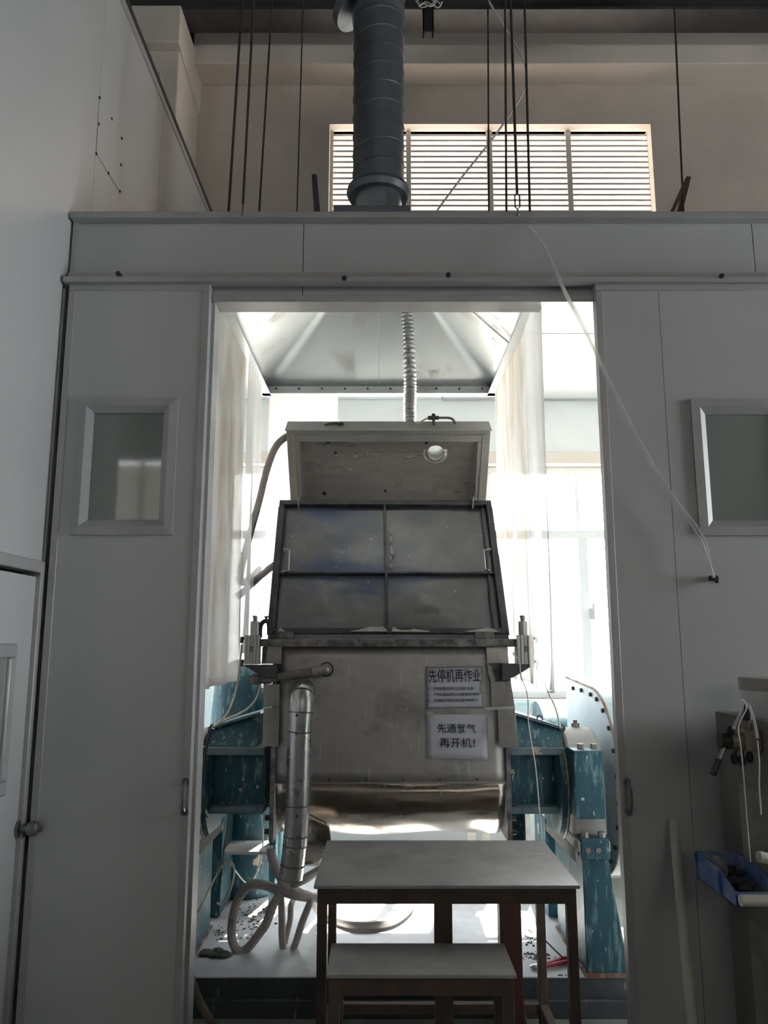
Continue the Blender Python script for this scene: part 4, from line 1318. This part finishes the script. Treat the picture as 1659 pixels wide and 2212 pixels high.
line('floor_hose', 'short beige hose leaning inside the narrow loop', 'hose',
     px_path([(614, 2046), (617, 2028), (622, 2008), (627, 1985), (629, 1955, 3.95), (640, 1930, 4.05)], 3.92), .014, hose_mat)
line('plinth_hose', 'dark hose hanging over the front of the base plate beside the left door', 'hose',
     [P(400, 2010, Y=3.42), P(402, 2075, Y=3.42), P(411, 2110, Y=3.42), P(425, 2150, Y=3.42), P(445, 2190, Y=3.42), P(470, 2225, Y=3.42)], .018, hose_dark)
for g in (0, 7):
    pass
line('pneumatic_tube', 'pale yellow air tube sagging from the left air cylinder to the eye bolt', 'tube',
     px_path([(522, 1392), (519, 1430), (512, 1480), (503, 1515), (488, 1546), (462, 1570)], 3.62), .0048, pneu)
line('pneumatic_tube', 'second pale air tube rising behind the small steam pipe at the left', 'tube',
     px_path([(563, 1480), (556, 1505), (540, 1527), (515, 1543), (490, 1553), (462, 1568)], 3.69), .0055, pneu)
line('black_cable', 'thin black cable looping from the left eye bolt down the bearing', 'cable',
     px_path([(460, 1573), (449, 1600), (441, 1650), (437, 1700), (440, 1750), (448, 1765, 3.58)], 3.54), .005, black_rub)
line('pneumatic_tube', 'pale yellow air tube hanging from the right air cylinder to the eye bolt', 'tube',
     px_path([(1158, 1437), (1170, 1462), (1183, 1492), (1198, 1525), (1206, 1550), (1210, 1572)], 3.66), .0045, pneu)
line('white_wire', 'thin white wire hanging from the right bracket past the blue housing', 'wire',
     px_path([(1108, 1410), (1122, 1430), (1125, 1460), (1137, 1492), (1141, 1520), (1141, 1556), (1147, 1600), (1156, 1650), (1162, 1710), (1168, 1790), (1170, 1830)], 3.56), .003, pneu_white)
line('floor_cable', 'yellowish cable slanting across the left pedestals', 'cable',
     px_path([(424, 1976, 3.52), (440, 1945, 3.52), (462, 1900), (478, 1874), (490, 1858), (500, 1862), (506, 1880), (503, 1905), (492, 1935), (478, 1954), (468, 1950)], 3.7), .005, pneu)
line('floor_cable', 'thin white cable sagging behind the left pedestals', 'cable',
     px_path([(564, 1760, 4.3), (568, 1800, 4.3), (565, 1850, 4.3), (552, 1890, 4.35), (535, 1908, 4.4), (515, 1890, 4.2), (497, 1862, 3.9)], 4.3), .004, pneu_white)
line('black_cable', 'thin dark cable hanging between the left pedestals', 'cable',
     px_path([(496, 1755), (490, 1800), (482, 1850), (478, 1890), (476, 1912)], 3.8), .0045, hose_dark)
for nm, lab, pts, r in (
    ('clear_air_tube', 'clear plastic tube draped from the header across the opening, uppermost of the bundle', [(1143, 490, 2.99), (1165, 515, 2.95), (1190, 560, 2.93), (1222, 630), (1262, 705), (1292, 770), (1330, 850), (1370, 930), (1415, 1010), (1460, 1080), (1500, 1130), (1525, 1175), (1533, 1215), (1540, 1245)], .0048),
    ('clear_air_tube', 'clear plastic tube draped from the header across the opening, lower in the bundle', [(1143, 492, 2.99), (1170, 525, 2.95), (1197, 580, 2.93), (1224, 642), (1266, 722), (1300, 795), (1340, 885), (1385, 970), (1432, 1048), (1475, 1110), (1510, 1160), (1530, 1210), (1543, 1248)], .0048)):
    line(nm, lab, 'tube', [P(a, b, Y=(c[0] if c else 2.90)) for a, b, *c in pts], r, clear_tube, 6, 8)
c = P(1541, 1248, Y=2.93)
tc_ = MB().cyl(c + Vector((0, .02, 0)), c + Vector((0, -.02, -.004)), .012, 10).ball(c + Vector((.008, -.01, -.012)), .010, 5)
tag(tc_.build('tube_connector', black_rub), 'black tube connector fixed on the right sliding door', 'connector')

# ================================================================== ROOF ROPES AND BARS
def rope(lab, x0, x1, y, r=.0055, ybot=None, group=None):
    a = P(x0[0], x0[1], Y=y)
    b = P(x1[0], x1[1], Y=(ybot or y))
    up = a + (a - b) * ((7.0 - a.z) / (a.z - b.z))
    o = MB().tube([up, a, b], r, 6).build('hanger_rope', steel_rope)
    return tag(o, lab, 'rope', group)
rope('dark hanger rope, leftmost above the booth roof', (523, 0), (493, 470), 3.35, .0065)
r2 = thing('hanger_rope', 'hanger rope with a hook fixed to the header cap, second from the left', 'rope', P(524, 462, Y=2.97))
a, b = P(548, 0, Y=2.99), P(525, 440, Y=2.99)
up = a + (a - b) * ((7.0 - a.z) / (a.z - b.z))
MB().tube([up, a, b], .0055, 6).build('rope_strand', steel_rope, r2)
MB().tube([b, P(524, 455, Y=2.96), P(524, 464, Y=2.952)], .004, 6).ball(P(524, 463, Y=2.950), .007, 5).build('hook', handle_dark, r2)
rope('dark hanger rope, third from the left above the booth roof', (588, 0), (559, 470), 3.35, .005)
rope('thin dark hanger rope left of the spiral duct', (655, 0), (641, 470), 3.40, .0035)
rope('thin dark hanger rope just right of the spiral duct', (1054, 0), (1056, 470), 3.40, .0042)
rope('dark hanger rope left of the turnbuckle', (1091, 0), (1094, 470), 3.35, .0055)
r3 = thing('hanger_rope', 'steel hanger rope with a turnbuckle above the header cap', 'rope', P(1119, 462, Y=2.97))
a, b = P(1103, 0, Y=3.0), P(1117, 418, Y=3.0)
up = a + (a - b) * ((7.0 - a.z) / (a.z - b.z))
MB().tube([up, a, b], .006, 6).build('rope_strand', steel_rope, r3)
t0, t1 = P(1117, 418, Y=3.0), P(1118, 452, Y=2.99)
MB().tube([t0, t0 + Vector((.010, 0, -.01)), t1 + Vector((.010, 0, .01)), t1, t1 + Vector((-.010, 0, .01)), t0 + Vector((-.010, 0, -.01)), t0], .0035, 6).build('turnbuckle', handle_dark, r3)
MB().tube([t1, P(1119, 464, Y=2.952)], .004, 6).ball(P(1119, 463, Y=2.950), .007, 5).build('hook', handle_dark, r3)
rope('dark hanger rope right of the turnbuckle', (1133, 0), (1145, 470), 3.35, .006)
rope('dark hanger rope, rightmost above the booth roof', (1456, 0), (1477, 470), 3.35, .005)
line('ceiling_cable', 'thin cream cable hanging across the louvre window', 'cable',
     px_path([(1040, -30), (1057, 5), (1085, 50), (1115, 100), (1133, 138), (1138, 165), (1132, 195), (1110, 235), (1060, 305), (1000, 380), (942, 458), (930, 480)], 3.6), .0055, pneu_white)
rb = MB().hexa([P(a, b, Y=c) for a, b, c in ((679, 470, 3.3), (693, 470, 3.3), (684, 376, 3.3), (673, 376, 3.3), (679, 470, 3.33), (693, 470, 3.33), (684, 376, 3.33), (673, 376, 3.33))])
tag(rb.build('roof_stay', dark_steel), 'dark flat steel bar standing left of the duct base', 'bar')
for k, (lab, p) in enumerate((('rusty steel bar leaning left of the crossed pair on the roof', [(1440, 462), (1448, 462), (1486, 392), (1480, 388)]),
                              ('rusty steel bar leaning right of the crossed pair on the roof', [(1460, 462), (1470, 462), (1493, 382), (1484, 380)]))):
    y = 3.32 + k * .05
    m = MB().prism([P(a, b + (14 if b > 450 else 0), Y=y) for a, b in p], (0, .03, 0))
    tag(m.build('roof_stay', rust_bar), lab, 'bar')
cm = thing('cable_channel', 'short dark channel hanging at the top edge with loose wires', 'channel', P(927, 65, Y=3.4))
a, b = P(914, 66, Y=3.4), P(937, 66, Y=3.4)
zz = 6.2
m = MB().box(a.x, b.x, 3.40, 3.405, a.z, zz).box(a.x, a.x + .006, 3.40, 3.45, a.z, zz).box(b.x - .006, b.x, 3.40, 3.45, a.z, zz)
m.build('channel_section', black_rub, cm)
for k, pts in enumerate((((905, -10), (902, 8), (912, 16), (930, 10), (942, 2), (950, 8)), ((898, 2), (908, 10), (920, 4), (935, 12), (948, 16), (955, 4)), ((925, -8), (940, 6), (930, 14), (915, 8), (905, 14)))):
    MB().tube(px_path(pts, 3.39 - .012 * k), .0035, 6, 4).build('wire', pneu_white, cm)

# ================================================================== WORK TABLE AND STEP
def platform(name, label, cat, xl, xr_, yf, yb_, zt_, apron, leg, mids, rail_z, overhang=.02):
    t = thing(name, label, cat, ((xl + xr_) / 2, (yf + yb_) / 2, 0))
    MB().box(xl - overhang, xr_ + overhang, yf - overhang, yb_ + overhang, zt_ - .012, zt_).build('top', table_top, t, bevel=.003)
    MB().box(xl, xr_, yf, yf + leg, zt_ - .012 - apron, zt_ - .012).build('apron', table_frame, t, bevel=.002)
    MB().box(xl, xr_, yb_ - leg, yb_, zt_ - .012 - apron, zt_ - .012).build('apron', table_frame, t, bevel=.002)
    for x in (xl, xr_ - leg):
        MB().box(x, x + leg, yf + leg, yb_ - leg, zt_ - .012 - apron, zt_ - .012).build('apron', table_frame, t, bevel=.002)
        for y in (yf, yb_ - leg):
            MB().box(x, x + leg, y, y + leg, 0, zt_ - .012 - apron).build('leg', table_frame, t, bevel=.002)
    for (x, w) in mids:
        MB().box(x - w / 2, x + w / 2, yf, yf + leg, 0, zt_ - .012 - apron).build('leg', table_frame, t, bevel=.002)
    if rail_z:
        MB().box(xl + leg, xr_ - leg, yb_ - leg, yb_, rail_z - .02, rail_z + .02).build('stretcher', table_frame, t, bevel=.002)
        for x in (xl, xr_ - leg):
            MB().box(x, x + leg, yf + leg, yb_ - leg, rail_z - .02, rail_z + .02).build('stretcher', table_frame, t, bevel=.002)
    return t
a, b = P(680, 1913, Y=2.85), P(1251, 1913, Y=2.85)
zt_ = a.z
bk = P(900, 1815, Z=zt_)
tbl = platform('work_table', 'tall grey topped steel work table standing before the machine', 'table', a.x + .008, b.x - .008, 2.862, bk.y - .012, zt_, .052, .034,
               [(P(958, 2000, Y=2.862).x, .062)], P(900, 2180, Y=bk.y - .04).z, .012)
a, b = P(707, 2106, Y=2.585), P(1114, 2106, Y=2.585)
zs2 = a.z
bk2 = P(900, 2036, Z=zs2)
platform('step_stool', 'low grey topped steel step standing before the work table', 'stool', a.x + .004, b.x - .004, 2.594, bk2.y - .012, zs2, .052, .034,
         [], .12, .008)
c0 = P(1100, 2110, Y=3.50)
rp = MB().box(c0.x - .045, c0.x + .045, 3.42, 3.50, 0, .60).box(c0.x - .065, c0.x + .065, 3.40, 3.52, 0, .012)
tag(rp.build('floor_post', red_post_mat, bevel=.004), 'dark red steel post standing under the work table', 'post')

# floor litter
m = MB()
rnd = random.Random(5)
for (px, py, sx, sy, n) in ((560, 1975, 35, 25, 90), (590, 1890, 40, 15, 30), (1160, 2066, 35, 12, 70), (540, 2000, 60, 40, 60), (1150, 2030, 25, 18, 25), (1210, 2108, 20, 8, 12), (470, 2020, 25, 18, 25)):
    for _ in range(n):
        c = P(px + rnd.gauss(0, sx * .5), py + rnd.gauss(0, sy * .5), Z=PZ)
        r = rnd.uniform(.002, .006)
        if abs(c.x) < .84 and c.y > 3.56:
            m.ball(c + Vector((0, 0, r * .5)), r, 3, (1.3, 1, .7))
tag(m.build('dirt_crumbs', crumb), 'dark crumbs scattered over the base plate', 'debris', kind='stuff')
c = P(452, 2062, Z=PZ)
c.x = max(c.x, -.83)
m = MB()
rg = random.Random(9)
for _ in range(16):
    m.ball(c + Vector((rg.uniform(-.03, .09), rg.uniform(-.03, .04), .006)), rg.uniform(.012, .028), 5, (1.3, 1, .5))
tag(m.build('oily_rag', moss), 'greenish oily lump on the base plate beside the left pedestal', 'rag')
rt = thing('pipe_tool', 'red handled pipe tool lying on the base plate behind the table legs', 'tool', P(1205, 2080, Z=PZ))
a, b = P(1168, 2088, Z=PZ + .012), P(1232, 2076, Z=PZ + .012)
MB().bar(a, b, .018, .014).bar(a + Vector((.03, .02, .004)), b + Vector((-.01, .03, .004)), .016, .012).build('red_handle', red_tool, rt, bevel=.003)
MB().ball(a + Vector((-.02, 0, 0)), .018, 6, (1.6, .9, .6)).build('jaw', chrome, rt)
MB().ball(b + Vector((.02, .0, 0)), .022, 6, (1.2, 1, .5)).build('head', bolt_metal, rt)
MB().tube([b + Vector((-.03, .01, .01)), b + Vector((-.06, .05, .03)), b + Vector((-.09, .10, .05))], .004, 6, 3).build('lever', hose_dark, rt)

# ================================================================== RIGHT HAND CORNER
CXl, CYn, CYf, CZ = 1.212, 2.50, 2.90, 1.305
cb = thing('steel_cabinet', 'worn grey steel cabinet at the right edge in front of the sliding door', 'cabinet', (1.5, 2.7, 0))
MB().box(CXl, CXl + .012, CYn, CYf, .02, CZ - .012).build('side_panel', cabinet_mat, cb, bevel=.003)
MB().box(CXl + .6, CXl + .612, CYn, CYf, .02, CZ - .012).build('side_panel', cabinet_mat, cb, bevel=.003)
MB().box(CXl, CXl + .612, CYn - .004, CYf, CZ - .012, CZ).build('top_panel', cabinet_mat, cb, bevel=.003)
MB().box(CXl + .012, CXl + .6, CYf - .012, CYf, .02, CZ - .012).build('back_panel', cabinet_mat, cb)
MB().box(CXl + .012, CXl + .6, CYn, CYf - .012, .06, .075).build('bottom_panel', cabinet_mat, cb)
MB().box(CXl, CXl + .05, CYn - .004, CYn + .004, .02, CZ - .012).box(CXl + .05, CXl + .6, CYn - .004, CYn + .004, CZ - .06, CZ - .012).build('front_frame', cabinet_mat, cb, bevel=.002)
MB().box(CXl + .055, CXl + .595, CYn + .006, CYn + .02, .08, CZ - .065).build('door', dark_steel, cb, bevel=.002)
MB().box(CXl - .004, CXl, CYn + .02, CYn + .24, .28, 1.08).build('patch_sheet', jacket, cb)
bk_ = thing('plastic_bucket', 'white plastic bucket with a dusty rim standing on the steel cabinet', 'bucket', (1.42, 2.68, CZ))
bc_ = P(1685, 1500, Y=2.66)
bc_ = Vector((P(1604, 1480, Y=2.68).x + .105, 2.68, CZ))
bk_.location = bc_
hb = P(1640, 1466, Y=2.60).z - CZ
MB().lathe(bc_, (0, 0, 1), [(0, .098), (.004, .101), (hb * .68, .106), (hb * .68, .102), (.008, .094)], 32).build('pail', bucket_mat, bk_)
MB().lathe(bc_ + Vector((0, 0, hb * .68)), (0, 0, 1), [(0, .104), (.0, .108), (hb * .30, .110), (hb * .32, .106), (hb * .32, .09)], 32).build('rim', bucket_rim, bk_)

# valve on the cabinet side
vz = P(1600, 1605, X=CXl - .05)
va = thing('air_regulator', 'brass air regulator with black knobs on the cabinet side', 'valve', (CXl, vz.y, vz.z))
y_, z_ = P(1610, 1600, X=CXl - .04).y, P(1610, 1600, X=CXl - .04).z
MB().box(CXl - .055, CXl, y_ - .035, y_ + .03, z_ - .03, z_ + .035).build('body', brass, va, bevel=.006)
MB().cyl((CXl - .055, y_, z_), (CXl - .09, y_, z_), .028, 18).build('bonnet', brass, va)
MB().cyl((CXl - .09, y_, z_), (CXl - .125, y_, z_), .026, 12).build('black_knob', black_rub, va, bevel=.004)
MB().cyl((CXl - .03, y_ - .005, z_ + .035), (CXl - .03, y_ - .005, z_ + .065), .010, 12).build('stem', brass, va)
MB().cyl((CXl - .03, y_ - .005, z_ + .065), (CXl - .03, y_ - .005, z_ + .115), .015, 12).cyl((CXl - .03, y_ - .005, z_ + .08), (CXl - .03, y_ - .005, z_ + .10), .018, 12).build('black_coupler', black_rub, va)
for dx_, dz_ in ((-.085, -.055), (-.06, -.06), (-.035, -.05), (-.09, .03)):
    MB().ball((CXl + dx_, y_ - .01, z_ + dz_), .015, 6, (.8, .8, 1.3)).cyl((CXl + dx_, y_ - .005, z_ + dz_), (CXl + dx_ * .8, y_, z_ + dz_ * .3), .005, 8).build('black_knob', black_rub, va)
MB().tube([(CXl - .115, y_ - .01, z_ - .02), (CXl - .14, y_ - .02, z_ - .06)], .006, 8).build('lever', chrome, va)
MB().tube([(CXl - .14, y_ - .02, z_ - .055), (CXl - .165, y_ - .03, z_ - .10)], .013, 10, 1, True, lambda t: .8 + .3 * math.sin(3 * t)).build('lever_grip', black_rub, va)
for k, pts in enumerate(([(1585, 1575), (1592, 1555), (1602, 1535), (1603, 1512), (1590, 1520), (1570, 1532)], [(1603, 1512), (1620, 1530), (1630, 1560), (1636, 1595)], [(1604, 1514), (1612, 1530), (1595, 1570), (1601, 1620), (1607, 1690), (1614, 1780), (1621, 1862)], [(1636, 1600), (1640, 1650), (1640, 1700), (1644, 1760)])):
    MB().tube([P(a, b, Y=2.50 - .01 * k) for a, b in pts], .0045 if k < 2 else .0025, 8, 5).build('air_tube', pneu_white if k > 1 else clear_tube, va)

# blue bin on the cabinet side
bn = thing('parts_bin', 'blue plastic parts bin full of dark scraps hung on the cabinet side', 'bin', (1.12, 2.65, .73))
xl0, xr0 = P(1502, 1840, Y=2.80).x, P(1572, 1840, Y=2.80).x
zt0 = P(1540, 1838, Y=2.80).z
xlf, xrf = P(1562, 1945, Y=2.50).x, P(1640, 1945, Y=2.50).x
zbf = P(1600, 1960, Y=2.50).z
zlf = P(1600, 1928, Y=2.50).z
zb0 = zbf + .0
xl1, xr1 = xl0, max(xr0, xl0 + .14)
xr1 = CXl - .008
th = .005
def bin_wall(poly, off, nm):
    MB().prism(poly, off).build(nm, bin_blue, bn, bevel=.0015)
yF, yM, yK = 2.50, 2.60, 2.80
bin_wall([(xl1, yF, zb0), (xl1, yK, zb0), (xl1, yK, zt0), (xl1, yM + .02, zt0 - .005), (xl1, yF, zlf)], (th, 0, 0), 'side_wall')
bin_wall([(xr1 - th, yF, zb0), (xr1 - th, yK, zb0), (xr1 - th, yK, zt0), (xr1 - th, yM + .02, zt0 - .005), (xr1 - th, yF, zlf)], (th, 0, 0), 'side_wall')
bin_wall([(xl1, yK, zb0), (xr1, yK, zb0), (xr1, yK, zt0), (xl1, yK, zt0)], (0, -th, 0), 'back_wall')
bin_wall([(xl1, yF, zb0), (xr1, yF, zb0), (xr1, yF, zlf), (xl1, yF, zlf)], (0, th, 0), 'front_lip')
bin_wall([(xl1, yF, zb0), (xr1, yF, zb0), (xr1, yK, zb0), (xl1, yK, zb0)], (0, 0, th), 'bin_floor')
MB().box(xl1 - .010, xl1, yM + .0, yM + .008, zb0, zt0 - .01).box(xl1 - .010, xl1, yK - .02, yK - .012, zb0, zt0).box(xl1 - .008, xr1, yF - .008, yF, zlf - .006, zlf + .002).build('rib', bin_blue, bn)
rnd = random.Random(3)
m = MB()
for _ in range(60):
    m.ball((rnd.uniform(xl1 + .02, xr1 - .02), rnd.uniform(yF + .02, yK - .03), zb0 + .012 + rnd.random() * .035), rnd.uniform(.007, .016), 4, (1.4, .8, .7))
m = m.build('dark_scraps', dark_steel)
tag(m, 'dark metal scraps heaped in the blue bin', 'scraps', kind='stuff')
m = MB().ball((xl1 + .035, 2.70, zb0 + .06), .04, 8, (.6, 1.3, .9))
tag(m.build('crumpled_bag', clear_tube), 'crumpled clear bag in the left of the blue bin', 'bag')
# white tube ends in front of the cabinet
q = P(1600, 1945, Y=2.40)
m = MB().lathe((q.x, 2.40, q.z), (1, .04, -.02), [(0, .010), (0, .0165), (.5, .0165), (.5, .010)], 20)
tag(m.build('pvc_tube', pvc), 'white plastic tube end below the blue bin', 'tube')
q = P(1637, 1850, Y=2.38)
m = MB().lathe((q.x, 2.38, q.z), (1, .1, -.22), [(0, .010), (.002, .0155), (.5, .0165), (.5, .010)], 20)
tag(m.build('pvc_tube', pvc), 'white plastic tube end above the blue bin at the right edge', 'tube')
# leaning pipe
a, b = P(1454, 1772, Y=2.93), P(1496, 2212, Y=2.62)
d = (b - a).normalized()
b2 = a + d * ((a.z - 0.0) / -d.z)
m = MB().lathe(a, b2 - a, [(0, .0115), (0, .0165), ((b2 - a).length, .0165), ((b2 - a).length, .0115)], 20)
tag(m.build('pvc_pipe', pvc), 'pale plastic pipe leaning against the right sliding door', 'pipe')
